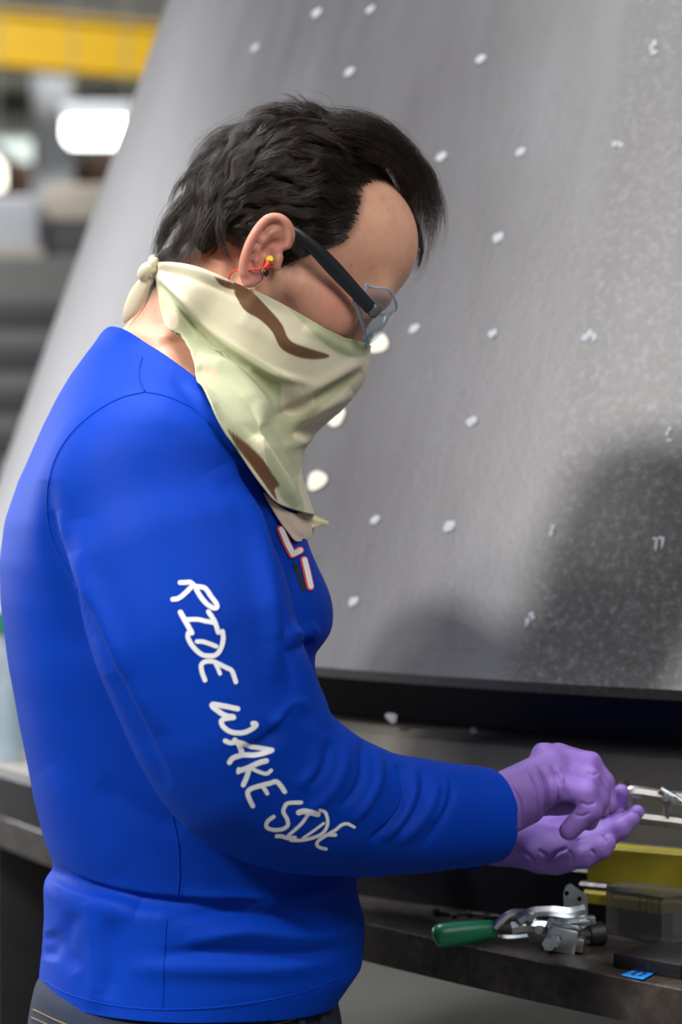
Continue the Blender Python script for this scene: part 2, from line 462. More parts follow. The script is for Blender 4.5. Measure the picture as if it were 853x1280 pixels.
def ring(name, r0, r1, z0, z1, mat, a0=-215, a1=-20, b=0.003):
    pr = [(r1, z0), (r1, z1 - b), (r1 - b, z1), (r0, z1), (r0, z0)]
    o = MB().lathe(pr, (CX, CY, 0), None, 110, math.radians(a0), math.radians(a1)).build(name, mat, table); return o
ring('base_ring', 1.74, 1.90, TZ, 0.968, m_darkst)
ring('step_plate', 1.74, 1.897, 0.968, 0.980, m_step)
ring('yellow_rail', 1.885, 1.906, .958, .995, m_rail, -120.4, -60)
ring('wear_strip', 1.885, 1.912, .951, .957, m_plate, -120.6, -60)
ring('yellow_rail', 1.885, 1.916, .937, .950, m_rail, -120.4, -60)
for a in (-170, -140, -112, -85, -60):
    r = 1.72; p = (CX + r * math.cos(math.radians(a)), CY + r * math.sin(math.radians(a)))
    MB().box((p[0], p[1], (TZ - TH) / 2), (0.12, 0.12, TZ - TH), None, 0.006).build('leg', m_darkst, table)
    MB().box((p[0], p[1], 0.008), (0.2, 0.2, 0.016), None, 0.003).build('foot', m_darkst, table)
# ================================================================ SDF TOOLS (bodies and cloth are grown as one smooth surface)
F32 = np.float32
def smin(a, b, k):
    h = np.maximum(k - np.abs(a - b), 0) / k
    return np.minimum(a, b) - h * h * (k / 4)
def smax(a, b, k): return -smin(-a, -b, k)
def sd_ball(P, c, r):
    return np.sqrt((P[0] - c[0]) ** 2 + (P[1] - c[1]) ** 2 + (P[2] - c[2]) ** 2) - r
def sd_ell(P, c, r):
    x, y, z = P[0] - c[0], P[1] - c[1], P[2] - c[2]
    k0 = np.sqrt((x / r[0]) ** 2 + (y / r[1]) ** 2 + (z / r[2]) ** 2)
    k1 = np.sqrt((x / r[0] ** 2) ** 2 + (y / r[1] ** 2) ** 2 + (z / r[2] ** 2) ** 2) + 1e-9
    return k0 * (k0 - 1) / k1
def sd_cap(P, a, b, ra, rb, flat=None, fs=1.0):
    """round cone a-b; flat = unit axis along which the section is squashed by fs (<1 thinner)"""
    a = np.asarray(a, float); b = np.asarray(b, float); ba = b - a; L2 = float(ba @ ba) + 1e-12
    x, y, z = P[0] - F32(a[0]), P[1] - F32(a[1]), P[2] - F32(a[2])
    t = np.clip((x * F32(ba[0]) + y * F32(ba[1]) + z * F32(ba[2])) / F32(L2), 0, 1)
    x = x - t * F32(ba[0]); y = y - t * F32(ba[1]); z = z - t * F32(ba[2])
    q = x * x + y * y + z * z
    r = F32(ra) + t * F32(rb - ra)
    if flat is None: return np.sqrt(q) - r
    w = x * F32(flat[0]) + y * F32(flat[1]) + z * F32(flat[2])
    q = q + w * w * F32(1 / fs ** 2 - 1)
    return (np.sqrt(q) - r) * F32(0.5 + 0.5 * fs)
def sd_chain(P, pts, rad, k=0.01, flat=None, fs=1.0):
    d = None
    for i in range(len(pts) - 1):
        e = sd_cap(P, pts[i], pts[i + 1], rad[i], rad[i + 1], flat, fs)
        d = e if d is None else smin(d, e, k)
    return d
def axis_grid(segs):
    """segs: [(start, end, step), ...] joined into one rising coordinate list"""
    out = [segs[0][0]]
    for (a, b, s) in segs:
        n = max(1, int(round((b - out[-1]) / s)))
        out += list(np.linspace(out[-1], b, n + 1)[1:])
    return np.array(out, F32)
def surface_net(xs, ys, zs, fn, chunk=48):
    nx, ny, nz = len(xs), len(ys), len(zs)
    D = np.empty((nx, ny, nz), F32)
    for i in range(0, nx, chunk):
        P = (xs[i:i + chunk, None, None], ys[None, :, None], zs[None, None, :])
        D[i:i + chunk] = fn(P)
    S = D < 0
    c = S[:-1, :-1, :-1].astype(np.int8)
    for o in ((1,0,0),(0,1,0),(0,0,1),(1,1,0),(1,0,1),(0,1,1),(1,1,1)):
        c = c + S[o[0]:nx - 1 + o[0], o[1]:ny - 1 + o[1], o[2]:nz - 1 + o[2]]
    act = (c > 0) & (c < 8)
    I, J, K = np.nonzero(act)
    idx = np.full(act.shape, -1, np.int32); idx[I, J, K] = np.arange(len(I))
    acc = np.zeros((len(I), 3)); cnt = np.zeros(len(I))
    G = (xs.astype(float), ys.astype(float), zs.astype(float)); base = (I, J, K)
    for ax in range(3):
        o1, o2 = [a for a in range(3) if a != ax]
        for u in (0, 1):
            for v in (0, 1):
                q = [I.copy(), J.copy(), K.copy()]; q[o1] += u; q[o2] += v
                r = [a.copy() for a in q]; r[ax] += 1
                da = D[q[0], q[1], q[2]]; db = D[r[0], r[1], r[2]]
                m = (da < 0) != (db < 0)
                t = np.where(m, da / np.where(m, da - db, 1), 0)
                p = [G[a][q[a]] for a in range(3)]
                p[ax] = p[ax] + t * (G[ax][r[ax]] - G[ax][q[ax]])
                for a in range(3): acc[:, a] += np.where(m, p[a], 0)
                cnt += m
    V = acc / cnt[:, None]
    Q = []
    for ax in range(3):
        o1, o2 = (ax + 1) % 3, (ax + 2) % 3
        sl = [slice(None)] * 3; sl[ax] = slice(0, -1); s2 = [slice(None)] * 3; s2[ax] = slice(1, None)
        cr = S[tuple(sl)] != S[tuple(s2)]
        E = list(np.nonzero(cr))
        ok = (E[o1] > 0) & (E[o2] > 0) & (E[o1] < act.shape[o1]) & (E[o2] < act.shape[o2])
        E = [e[ok] for e in E]
        ins = S[E[0], E[1], E[2]]
        def cell(d1, d2):
            q = [e.copy() for e in E]; q[o1] -= d1; q[o2] -= d2
            return idx[q[0], q[1], q[2]]
        quad = np.stack([cell(1, 1), cell(0, 1), cell(0, 0), cell(1, 0)], 1)
        quad[~ins] = quad[~ins][:, ::-1]
        Q.append(quad[(quad >= 0).all(1)])
    return V, np.concatenate(Q)
def relax(V, Q, n=2, f=0.5):
    e = np.concatenate([Q[:, [0, 1]], Q[:, [1, 2]], Q[:, [2, 3]], Q[:, [3, 0]]])
    e = np.concatenate([e, e[:, ::-1]])
    deg = np.bincount(e[:, 0], minlength=len(V)).astype(float); deg[deg == 0] = 1
    for i in range(n):
        A = np.stack([np.bincount(e[:, 0], V[e[:, 1], k], len(V)) for k in range(3)], 1) / deg[:, None]
        V = V + f * (A - V)
    return V
def baked(o, levels):
    """apply one Catmull-Clark step and return the dense object's vertices"""
    md = o.modifiers.new('s', 'SUBSURF'); md.levels = levels; md.render_levels = levels
    dg = bpy.context.evaluated_depsgraph_get(); dg.update()
    me = bpy.data.meshes.new_from_object(o.evaluated_get(dg), depsgraph=dg)
    o.modifiers.remove(md); old = o.data; nm = old.name; mats = list(old.materials); o.data = me
    bpy.data.meshes.remove(old); me.name = nm
    if not me.materials:
        for m in mats: me.materials.append(m)
    me.polygons.foreach_set('use_smooth', np.ones(len(me.polygons), bool))
    return me
def getv(me):
    a = np.empty(len(me.vertices) * 3, F32); me.vertices.foreach_get('co', a); return a.reshape(-1, 3).astype(float)
def getn(me):
    a = np.empty(len(me.vertices) * 3, F32); me.vertices.foreach_get('normal', a); return a.reshape(-1, 3).astype(float)
def setv(me, V): me.vertices.foreach_set('co', np.asarray(V, F32).ravel()); me.update()
def polydist(px, py, pts):
    """distance in pixels to a polyline, the side of it, and the position along it (0..1)"""
    best = np.full(len(px), 1e9); tt = np.zeros(len(px)); sd = np.zeros(len(px))
    n = len(pts) - 1
    for i in range(n):
        a = np.array(pts[i], float); b = np.array(pts[i + 1], float); d = b - a; L = d @ d + 1e-9
        t = np.clip(((px - a[0]) * d[0] + (py - a[1]) * d[1]) / L, 0, 1)
        ex, ey = px - a[0] - t * d[0], py - a[1] - t * d[1]
        q = np.hypot(ex, ey); m = q < best
        best = np.where(m, q, best); tt = np.where(m, (i + t) / n, tt)
        sd = np.where(m, np.sign(d[0] * ey - d[1] * ex), sd)
    return best, sd, tt
def folds(me, strokes, dmax=None):
    """press folds into the cloth along lines: (points, height mm, half width px[, sharper side])
    height > 0 a ridge, < 0 a crease; the ends fade out"""
    V = getv(me); N = getn(me)
    px, py, dep = proj(V)
    vw = _CP - V; vw /= np.linalg.norm(vw, axis=1)[:, None]
    fc = np.clip(((N * vw).sum(1) + 0.15) / 0.35, 0, 1)
    disp = np.zeros(len(V))
    for st in strokes:
        pts = spline(st[0], max(8, 4 * len(st[0]))); h, w = st[1], st[2]
        lo, hi = pts.min(0) - 4 * w, pts.max(0) + 4 * w
        m = (px > lo[0]) & (px < hi[0]) & (py > lo[1]) & (py < hi[1]) & (fc > 0)
        if len(st) > 4: m &= (dep > st[4][0]) & (dep < st[4][1])
        ix = np.nonzero(m)[0]
        if not len(ix): continue
        d, s, t = polydist(px[ix], py[ix], pts)
        ww = np.full(len(ix), float(w))
        if len(st) > 3 and st[3]: ww = np.where(s * st[3] > 0, w * 0.45, w * 1.3)
        g = np.exp(-(d / ww) ** 2) * np.clip(np.minimum(t, 1 - t) * 5, 0, 1) ** 0.7
        disp[ix] += h * 0.001 * g * fc[ix]
    setv(me, V + N * disp[:, None])
# ================================================================ THE MAN
YAW = math.radians(17)
FW = np.array([math.cos(YAW), math.sin(YAW), 0]); LF = np.array([-math.sin(YAW), math.cos(YAW), 0])
PX, PY = at(215, 900, 2.30)[0], 2.30
FLOOR = 0.0
man = thing('person', 'man in a bright blue long-sleeved shirt bending over his gloved hands', 'person', (PX, PY, FLOOR))

# ---------------- torso: section by section from the back and front outline
rows = [  # py, back px, front px, half width
    (432, 158, 205, .048), (446, 138, 236, .075), (470, 112, 275, .105), (500, 83, 305, .135), (530, 61, 325, .156), (560, 44, 342, .166), (600, 24, 358, .170),
    (650, 8, 375, .170), (700, 2, 384, .169), (750, 3, 391, .168), (785, 7, 394, .167), (812, 10, 378, .166), (835, 13, 386, .165), (870, 20, 402, .164),
    (900, 25, 412, .163), (950, 35, 422, .162), (1000, 44, 434, .162), (1050, 56, 441, .162), (1082, 68, 441, .163), (1094, 66, 441, .164), (1106, 55, 441, .168),
    (1150, 56, 452, .172), (1200, 52, 448, .174), (1240, 48, 418, .172), (1300, 44, 412, .170)]
TZs, TXc, TA, TB = [], [], [], []
for (py, bx, fx, b) in rows:
    p0, p1 = at(bx, py, 2.30), at(fx, py, 2.30)
    W = (p1[0] - p0[0]) / 2
    a = math.sqrt(max(W * W - (b * math.sin(YAW)) ** 2, 0.0004)) / math.cos(YAW)
    TZs.append(p0[2]); TXc.append((p0[0] + p1[0]) / 2); TA.append(a); TB.append(b)
o_ = np.argsort(TZs); TZs, TXc, TA, TB = (np.array(v)[o_] for v in (TZs, TXc, TA, TB))
def tcenter(z):
    x = np.interp(z, TZs, TXc); return x
def sd_torso(P, grow=0.0, zlo=None):
    z = P[2]
    zz = np.clip(z, TZs[0], TZs[-1])
    xc = np.interp(zz, TZs, TXc).astype(F32); a = np.interp(zz, TZs, TA).astype(F32) + F32(grow); b = np.interp(zz, TZs, TB).astype(F32) + F32(grow)
    s = (xc - PX) / math.cos(YAW)
    x = P[0] - PX; y = P[1] - PY
    u = x * F32(FW[0]) + y * F32(FW[1]) - s.astype(F32) ; v = x * F32(LF[0]) + y * F32(LF[1])
    e = 2.3
    k = (np.abs(u / a) ** e + np.abs(v / b) ** e) ** F32(1 / e)
    d = (k - 1) * np.minimum(a, b)
    return np.maximum(d, np.maximum(z - F32(TZs[-1]), F32(TZs[0]) - z) )
# ---------------- arms
S_R, E_R, W_R = at(205, 590, 2.165), at(292, 985, 2.115), at(602, 1019, 2.255)
S_L, E_L, W_L = at(252, 612, 2.46), at(328, 940, 2.53), at(600, 1034, 2.41)
NB = at(232, 500, 2.30)                     # neck root
armr_pts = [at(194, 622, 2.168), at(214, 700, 2.136), at(246, 800, 2.113), at(280, 895, 2.108), at(303, 948, 2.115), at(344, 982, 2.125), at(400, 1002, 2.15), at(470, 1018, 2.185), at(540, 1020, 2.22), at(602, 1020, 2.255), at(650, 1020, 2.28)]
armr_rad = [.087, .081, .078, .071, .063, .0570, .0525, .0445, .0390, .0335, .0325]
arml_pts = [S_L, at(296, 760, 2.50), E_L, at(440, 1000, 2.505), W_L, at(650, 1060, 2.39)]
arml_rad = [.085, .074, .060, .047, .034, .032]
NK = [at(222, 505, 2.30), at(262, 440, 2.297), at(320, 375, 2.30)]   # neck axis
def sd_shirt(P):
    d = sd_torso(P)
    sh = sd_cap(P, at(210, 540, 2.30), at(192, 610, 2.168), .078, .090)
    sh = smin(sh, sd_cap(P, at(225, 545, 2.33), S_L, .078, .085), .05)
    d = smin(d, sh, .07)
    # pectoral overhang above the forearm
    d = smin(d, sd_ell(P, at(330, 765, 2.27), (.055, .10, .035)), .05)
    d = smin(d, sd_cap(P, NK[0], NK[1], .080, .062), .05)
    ar = sd_chain(P, armr_pts, armr_rad, .045)
    d = smin(d, ar, .012)
    al = sd_chain(P, arml_pts, arml_rad, .04)
    d = smin(d, al, .030)
    return d
H_BACK, H_FRONT = at(46, 1238, 2.30), at(412, 1246, 2.30)

m_shirt = k = NT('blue_jersey')
wv = k.noise(900, 2, 0.6); cl = k.noise(6, 3, 0.5)
rp = k.ramp(cl, 'Fac', [(0.3, (0.000, 0.036, 0.36, 1)), (0.7, (0.000, 0.042, 0.42, 1))]); k.base(rp.outputs[0])
k.set(Roughness=0.62); k.b.inputs['Sheen Weight'].default_value = 0.03; k.b.inputs['Sheen Tint'].default_value = (0.25, 0.5, 1.0, 1)
k.b.inputs['Sheen Roughness'].default_value = 0.4
k.b.inputs['Specular IOR Level'].default_value = 0.10
k.bump(wv.outputs['Fac'], 0.12, 0.0006); m_shirt = k.m
m_seam = simple('blue_seam', (0.0, 0.036, 0.38, 1), 0.7, var=0.05)
m_print = simple('white_print', lin(236, 238, 240), 0.6, var=0.02)
m_printr = simple('red_print', lin(236, 70, 66), 0.6, var=0.03)
m_printk = simple('dark_print', lin(22, 30, 52), 0.6, var=0.03)

def grid_from(lo, hi, step): return [np.arange(lo[k], hi[k] + step, step, dtype=F32) for k in range(3)]
lo = (at(-12, 900, 2.30)[0], 1.99, H_BACK[2] - 0.03); hi = (at(640, 900, 2.28)[0], 2.64, at(100, 420, 2.3)[2] + .06)
V, Q = surface_net(*grid_from(lo, hi, 0.0042), sd_shirt)
V = relax(V, Q, 2, 0.5)
shirt = mk_quads('shirt', V, Q, m_shirt, man)
shirt['label'] = 'bright blue long-sleeved jersey shirt with white sleeve lettering'
# cut neck, cuffs and hem
def cut(o, co, no, keep=None):
    """remove everything on the + side of the plane, only where keep(center) says so"""
    bm = bmesh.new(); bm.from_mesh(o.data)
    co, no = Vector(co), Vector(no).normalized()
    fs = [f for f in bm.faces if (keep is None or keep(f.calc_center_median()))]
    es = set(e for f in fs for e in f.edges); vs = set(v for f in fs for v in f.verts)
    bmesh.ops.bisect_plane(bm, geom=list(vs) + list(es) + fs, plane_co=co, plane_no=no, dist=1e-5)
    kill = [f for f in bm.faces if (f.calc_center_median() - co).dot(no) > 0 and (keep is None or keep(f.calc_center_median()))]
    bmesh.ops.delete(bm, geom=kill, context='FACES')
    lone = [v for v in bm.verts if not v.link_faces]
    bmesh.ops.delete(bm, geom=lone, context='VERTS')
    bm.to_mesh(o.data); bm.free()
def pl3(a, b, c, inside):
    a, b, c = Vector(a), Vector(b), Vector(c); n = (b - a).cross(c - a).normalized()
    if (Vector(inside) - a).dot(n) > 0: n = -n
    return a, n
# collar plane
ca = Vector(at(151, 428, 2.30)); cb = Vector(at(262, 520, 2.235)); cc = Vector(at(262, 520, 2.235)) + Vector(LF) * 0.13
pa, pn = pl3(ca, cb, cc, at(150, 700, 2.3))
nk0 = Vector(at(240, 470, 2.3))
cut(shirt, pa, pn, lambda c: (c - nk0).length < 0.17)
# cuffs
wd = Vector(armr_pts[-1]) - Vector(armr_pts[-3]); wd.normalize()
cw = Vector(at(611, 1018, 2.26)); nw = (wd + Vector((0, 0, 0.10))).normalized()
cut(shirt, cw, nw, lambda c: (c - cw).length < 0.075)
cwl = Vector(W_L); nwl = (Vector(arml_pts[-1]) - Vector(arml_pts[-3])).normalized()
cut(shirt, cwl, nwl, lambda c: (c - cwl).length < 0.065 and c.y > 2.34)
# hem: lower at the man's side than at back and belly
ha, hn = pl3(at(44, 1236, 2.30), at(414, 1238, 2.33), at(200, 1279, 2.13), at(200, 900, 2.3))
cut(shirt, ha, hn)
baked(shirt, 1)
L = spline
SH_F = [
    # elbow crease and folds
    ([(372, 880), (352, 905), (330, 925), (300, 940)], -5, 9, 1),
    ([(378, 868), (366, 892), (340, 912)], 4, 11),
    ([(300, 575), (330, 640), (347, 720), (358, 800), (368, 860)], -9, 7), ([(285, 580), (315, 650), (332, 725), (344, 800), (352, 850)], 5, 13),
    ([(318, 600), (336, 680), (348, 760), (356, 830)], 4, 14),
    ([(262, 590), (300, 650), (330, 730), (345, 800)], 3.0, 20),
    ([(300, 560), (330, 620), (345, 690), (352, 760)], -3.5, 9),
    # armhole at the back
    ([(60, 640), (84, 712), (112, 780), (150, 860), (184, 930), (212, 985)], -6, 7), ([(96, 690), (128, 770), (166, 850), (200, 920)], 4, 12),
    ([(58, 600), (62, 680), (85, 740), (112, 790), (138, 840)], -5, 12),
    ([(100, 650), (112, 720), (140, 790), (160, 850)], 3.0, 16),
    ([(70, 640), (88, 700), (118, 765)], 2.5, 9),
    # forearm folds
    ([(452, 925), (455, 960), (445, 990), (425, 1010)], -4.35, 5.1), ([(470, 935), (474, 970), (462, 1000), (440, 1030)], 4.35, 6.0),
    ([(494, 955), (504, 975), (505, 1000), (490, 1025), (462, 1050)], -6.52, 4.2, 1), ([(512, 958), (516, 985), (506, 1015), (480, 1050)], 4.64, 6.8),
    ([(540, 965), (544, 990), (532, 1020), (500, 1055)], 3.62, 6.8), ([(528, 962), (530, 990), (518, 1020), (494, 1050)], -3.77, 4.2),
    ([(562, 972), (564, 995), (552, 1025), (530, 1058)], -3.19, 5.1), ([(556, 970), (556, 1000), (540, 1030)], 2.90, 5.1),
    ([(430, 930), (430, 960), (415, 990), (380, 1020)], 3.48, 7.6), ([(412, 925), (405, 960), (385, 985)], -3.48, 6.0),
    ([(380, 900), (395, 930), (392, 965), (370, 985)], 3.62, 8.5),
    # belly and hem folds
    ([(70, 1082), (110, 1105), (180, 1122), (260, 1128), (340, 1128)], -7, 9, -1),
    ([(60, 1100), (110, 1122), (170, 1135)], 7, 14),
    ([(230, 1120), (300, 1128), (380, 1122), (440, 1105)], 4, 10), ([(205, 1150), (280, 1140), (350, 1146), (400, 1160), (440, 1152)], -4.5, 9),
    ([(230, 1175), (310, 1166), (380, 1172), (448, 1160)], 4.5, 10), ([(200, 1192), (290, 1190), (370, 1194), (440, 1184)], -4.5, 8),
    ([(160, 1210), (260, 1212), (350, 1212), (430, 1200)], 3.5, 12),
    ([(112, 1130), (120, 1180), (122, 1230), (118, 1262)], 3.5, 13), ([(92, 1140), (82, 1180), (96, 1215)], -3, 10),
    ([(140, 1150), (142, 1200), (135, 1250)], -3, 12),
    ([(60, 1165), (66, 1180), (60, 1200)], -5, 9),
    ([(120, 980), (170, 1010), (230, 1040)], -2.0, 16), ([(60, 960), (110, 1030), (150, 1090)], 2.0, 22),
    # chest beside the arm
    ([(372, 690), (366, 740), (372, 790)], -3, 10), ([(392, 800), (372, 812), (352, 815)], -5, 6), ([(398, 782), (380, 792), (360, 792)], 4, 9),
    ([(380, 820), (400, 860), (410, 910)], 2, 12),
    # shoulder
    ([(180, 500), (240, 540), (290, 600)], 2.0, 20), ([(215, 470), (262, 522), (300, 580), (330, 640)], -3.0, 8), ([(232, 478), (278, 530), (318, 590)], 2.5, 9),
]
folds(shirt.data, SH_F)
BV = None
def bvh_of(o):
    me = o.data; me.calc_loop_triangles()
    return BVHTree.FromPolygons([v.co for v in me.vertices], [p.vertices[:] for p in me.polygons])
bv_shirt = bvh_of(shirt)
def hit(bv, px, py):
    h = bv.ray_cast(Vector(_CP), Vector(ray(px, py)))
    return (h[0], h[1]) if h[0] is not None else (None, None)
def ribbon(bv, mb, pts, w, lift=0.0006, dens=1.2, cap=True):
    """a printed line of half width w px laid on a surface"""
    P = spline(pts, max(6, int(np.linalg.norm(np.diff(np.array(pts, float), axis=0), axis=1).sum() * dens)))
    T = np.gradient(P, axis=0); T /= np.linalg.norm(T, axis=1)[:, None] + 1e-9
    Nn = np.stack([-T[:, 1], T[:, 0]], 1)
    prof = np.ones(len(P)); rows_ = []
    if cap:
        P = np.vstack([P[0] - T[0] * w * 0.92, P[0] - T[0] * w * 0.6, P, P[-1] + T[-1] * w * 0.6, P[-1] + T[-1] * w * 0.92])
        Nn = np.vstack([Nn[0], Nn[0], Nn, Nn[-1], Nn[-1]]); prof = np.r_[0.38, 0.78, prof, 0.78, 0.38]
    V = []; ok = True
    for i in range(len(P)):
        for s in (-1, -0.33, 0.33, 1):
            q = P[i] + Nn[i] * s * w * prof[i]
            h, n = hit(bv, q[0], q[1])
            if h is None:
                V.append(V[-1] if V else Vector((0, 0, 0))); continue
            if n.dot(Vector(_CP) - h) < 0: n = -n
            V.append(h + n * lift)
    F = []
    for i in range(len(P) - 1):
        for j in range(3):
            a, b, c, d = i * 4 + j, (i + 1) * 4 + j, (i + 1) * 4 + j + 1, i * 4 + j + 1
            if max((V[a] - V[c]).length, (V[b] - V[d]).length) < 0.012: F.append((a, b, c, d))
    mb.add(V, F); return mb
def stitch(bv, pts, r, name, mat, parent, lift=0.0):
    P = spline(pts, max(8, int(np.linalg.norm(np.diff(np.array(pts, float), axis=0), axis=1).sum() / 3)))
    W = []
    for q in P:
        h, n = hit(bv, q[0], q[1])
        if h is None: continue
        if n.dot(Vector(_CP) - h) < 0: n = -n
        if W and (h - W[-1]).length > 0.03: continue
        W.append(h + n * lift)
    return MB().tube(W, r, 6).build(name, mat, parent)
# ---------------- writing on the sleeve
def sub(c, ox, oy, s): return [(ox + x / s, oy + y / s) for (x, y) in c]
A_ = lambda c: sub(c, 200, 710, 7.755)
B_ = lambda c: sub(c, 250, 860, 7.108)
C_ = lambda c: sub(c, 320, 980, 6.562)
LETTERS = [
    # R
    (A_([(196, 142), (250, 142), (295, 140), (330, 170), (355, 195)]), 3.0), (A_([(125, 305), (180, 295), (240, 250), (300, 190)]), 3.0),
    (A_([(330, 180), (400, 185), (445, 205), (490, 270), (545, 345), (550, 385), (515, 388), (455, 350), (395, 280), (350, 205)]), 3.0),
    # I
    (A_([(200, 430), (250, 520), (310, 630)]), 3.3), (A_([(262, 500), (370, 500), (440, 515), (520, 530)]), 2.9), (A_([(470, 425), (530, 520), (565, 625)]), 3.0),
    # D
    (A_([(275, 630), (275, 680), (320, 760), (400, 835), (480, 852), (545, 840), (590, 780), (612, 690), (605, 615)]), 3.0), (A_([(360, 712), (420, 715), (490, 738), (545, 760)]), 2.8),
    # E
    (A_([(438, 1088), (410, 1010), (402, 940), (440, 908), (510, 905), (570, 930), (640, 965), (690, 990), (715, 1040), (735, 1105)]), 2.9), (A_([(540, 930), (565, 980), (582, 1025)]), 2.5),
    # W
    (B_([(335, 185), (240, 165), (120, 145), (115, 165), (170, 210), (230, 245), (295, 255)]), 3.3),
    (B_([(300, 262), (215, 275), (190, 300), (215, 350), (280, 390), (370, 398), (440, 375), (495, 335), (490, 315), (468, 315)]), 3.1),
    # A
    (B_([(225, 468), (270, 485), (330, 480), (390, 495), (450, 520), (540, 535), (640, 552)]), 3.0), (B_([(262, 660), (295, 620), (380, 595), (480, 595), (560, 580), (635, 555)]), 3.2),
    (B_([(310, 460), (350, 510), (375, 590)]), 3.2),
    # K
    (B_([(345, 735), (420, 710), (520, 665), (590, 645)]), 3.3), (B_([(440, 710), (415, 790), (385, 860)]), 3.1), (B_([(455, 712), (530, 745), (590, 760), (632, 730)]), 2.4), (B_([(345, 715), (340, 750)]), 2.2),
    # E
    (B_([(470, 1045), (440, 985), (425, 930), (450, 895), (540, 865), (620, 845), (675, 830), (715, 865), (752, 920)]), 3.0), (B_([(550, 865), (580, 905), (597, 935)]), 2.6),
    # S
    (C_([(370, 150), (265, 155), (235, 185), (225, 230), (255, 285), (260, 335), (215, 368), (140, 372), (88, 350), (95, 305), (145, 265)]), 2.5),
    # I
    (C_([(350, 232), (390, 222), (450, 232), (505, 245)]), 3.6), (C_([(430, 245), (370, 325), (265, 420)]), 2.1), (C_([(170, 425), (210, 425), (260, 440), (320, 437)]), 2.5),
    # D
    (C_([(285, 458), (370, 458), (460, 440), (540, 405), (580, 350), (585, 285), (565, 230), (525, 212)]), 2.1), (C_([(385, 440), (460, 390), (555, 320)]), 1.7),
    # E
    (C_([(575, 530), (520, 515), (498, 490), (520, 455), (590, 410), (650, 375), (700, 335), (750, 325), (805, 350)]), 2.1), (C_([(590, 412), (650, 415)]), 2.4),
]
COUNTS = [3, 3, 2, 2, 2, 3, 4, 2, 1, 3, 2, 2]      # strokes in each letter of RIDE WAKE SIDE
k_ = 0
for n_ in COUNTS:
    mb = MB()
    for (pts, w) in LETTERS[k_:k_ + n_]: ribbon(bv_shirt, mb, pts, w)
    k_ += n_
    o = mb.build('sleeve_letter', m_print, shirt); o.matrix_parent_inverse = Matrix()
# chest print, only its right-hand end in view
def patch(bv, mb, poly, lift):
    c = np.mean(poly, axis=0); V = []; n = len(poly)
    D_ = spline(list(poly) + [poly[0]], 40)[:-1]
    rings = [0.0, 0.35, 0.7, 1.0]
    for r in rings[1:]:
        for q in D_:
            p = c + (q - c) * r; h, nn = hit(bv, p[0], p[1])
            if h is None: h = V[-1] if V else Vector((0, 0, 0)); V.append(h); continue
            if nn.dot(Vector(_CP) - h) < 0: nn = -nn
            V.append(h + nn * lift)
    h, nn = hit(bv, c[0], c[1]); V.append(h + nn * lift if nn is not None else V[0])
    m = len(D_); F = [(len(V) - 1, j, (j + 1) % m) for j in range(m)]
    for r in range(2):
        for j in range(m):
            a, b, cc_, d = r * m + j, r * m + (j + 1) % m, (r + 1) * m + (j + 1) % m, (r + 1) * m + j
            if (V[a] - V[cc_]).length < 0.02: F.append((a, b, cc_, d))
    mb.add(V, F)
def chest(strokes, w, lift, name, mat):
    mb = MB()
    for s in strokes: ribbon(bv_shirt, mb, s, w, lift)
    o = mb.build(name, mat, shirt); o.matrix_parent_inverse = Matrix(); return o
Ls = [[(350, 661), (357, 678), (364, 692)], [(364, 693), (370, 690), (374, 688)]]
Us = [[(379, 700), (383, 716), (387, 734)]]
chest([[(368, 706), (374, 720), (379, 736)]], 3.0, 0.0005, 'chest_print_shadow', m_printk)
chest(Ls + Us, 5.0, 0.0011, 'chest_print_outline', m_printr)
chest(Ls + Us, 3.2, 0.0017, 'chest_print', m_print)
# seams
for pts in ([(320 / 2.245 + 140 - 105, 435), (176, 452), (178, 472), (184, 490)],):
    pass
def seam(pts, r=0.0010, mat=None):
    o = stitch(bv_shirt, pts, r, 'seam', mat or m_shirt, shirt); o.matrix_parent_inverse = Matrix(); return o
seam([(178, 447), (174, 462), (175, 477), (181, 489)])
seam([(181, 490), (150, 498), (118, 516), (90, 541), (72, 568), (62, 598), (59, 628), (62, 660), (72, 690), (90, 725), (115, 765)])
seam([(182, 490), (210, 496), (240, 510), (262, 530)])
seam([(216, 1020), (222, 1050), (224, 1080), (224, 1100), (222, 1122)], .0008)
seam([(208, 1150), (205, 1200), (203, 1262)], .0008)
seam([(55, 1226), (90, 1244), (150, 1258), (220, 1262), (300, 1256), (380, 1240), (425, 1222)], 0.0008)
# solid cloth
sm = shirt.modifiers.new('cloth', 'SOLIDIFY'); sm.thickness = 0.0022; sm.offset = -1
# collar rib: band along the neck opening
# ---------------- head frame
HP, HY = math.radians(40), math.radians(18)
hF = np.array([math.cos(HP) * math.cos(HY), math.cos(HP) * math.sin(HY), -math.sin(HP)])
hL = np.array([-math.sin(HY), math.cos(HY), 0.0])
hU = np.cross(hF, hL); hU = hU if hU[2] > 0 else -hU
EAR = at(338, 325, 2.225)
HO = EAR + hL * 0.075
HS = 1.06
def h2w(f, l, u): return HO + (hF * f + hL * l + hU * u) * HS
def w2h(P):
    q = (np.asarray(P) - HO) / HS
    return q @ hF, q @ hL, q @ hU
def hloc(P):
    x, y, z = P[0] - F32(HO[0]), P[1] - F32(HO[1]), P[2] - F32(HO[2])
    return tuple((x * F32(a[0]) + y * F32(a[1]) + z * F32(a[2])) / F32(HS) for a in (hF, hL, hU))
def shf(H, f, u): return (H[0] - F32(f), H[1], H[2] - F32(u))
def sd_skull(H):
    S = shf(H, .019, .004); T = shf(H, .0175, .010)
    d = sd_ell(S, (-.006, 0, .060), (.091, .0745, .079))
    d = smin(d, sd_ell(S, (-.040, 0, .040), (.060, .066, .062)), .03)
    d = smin(d, sd_ell(T, (.045, 0, .072), (.056, .060, .056)), .03)
    return d
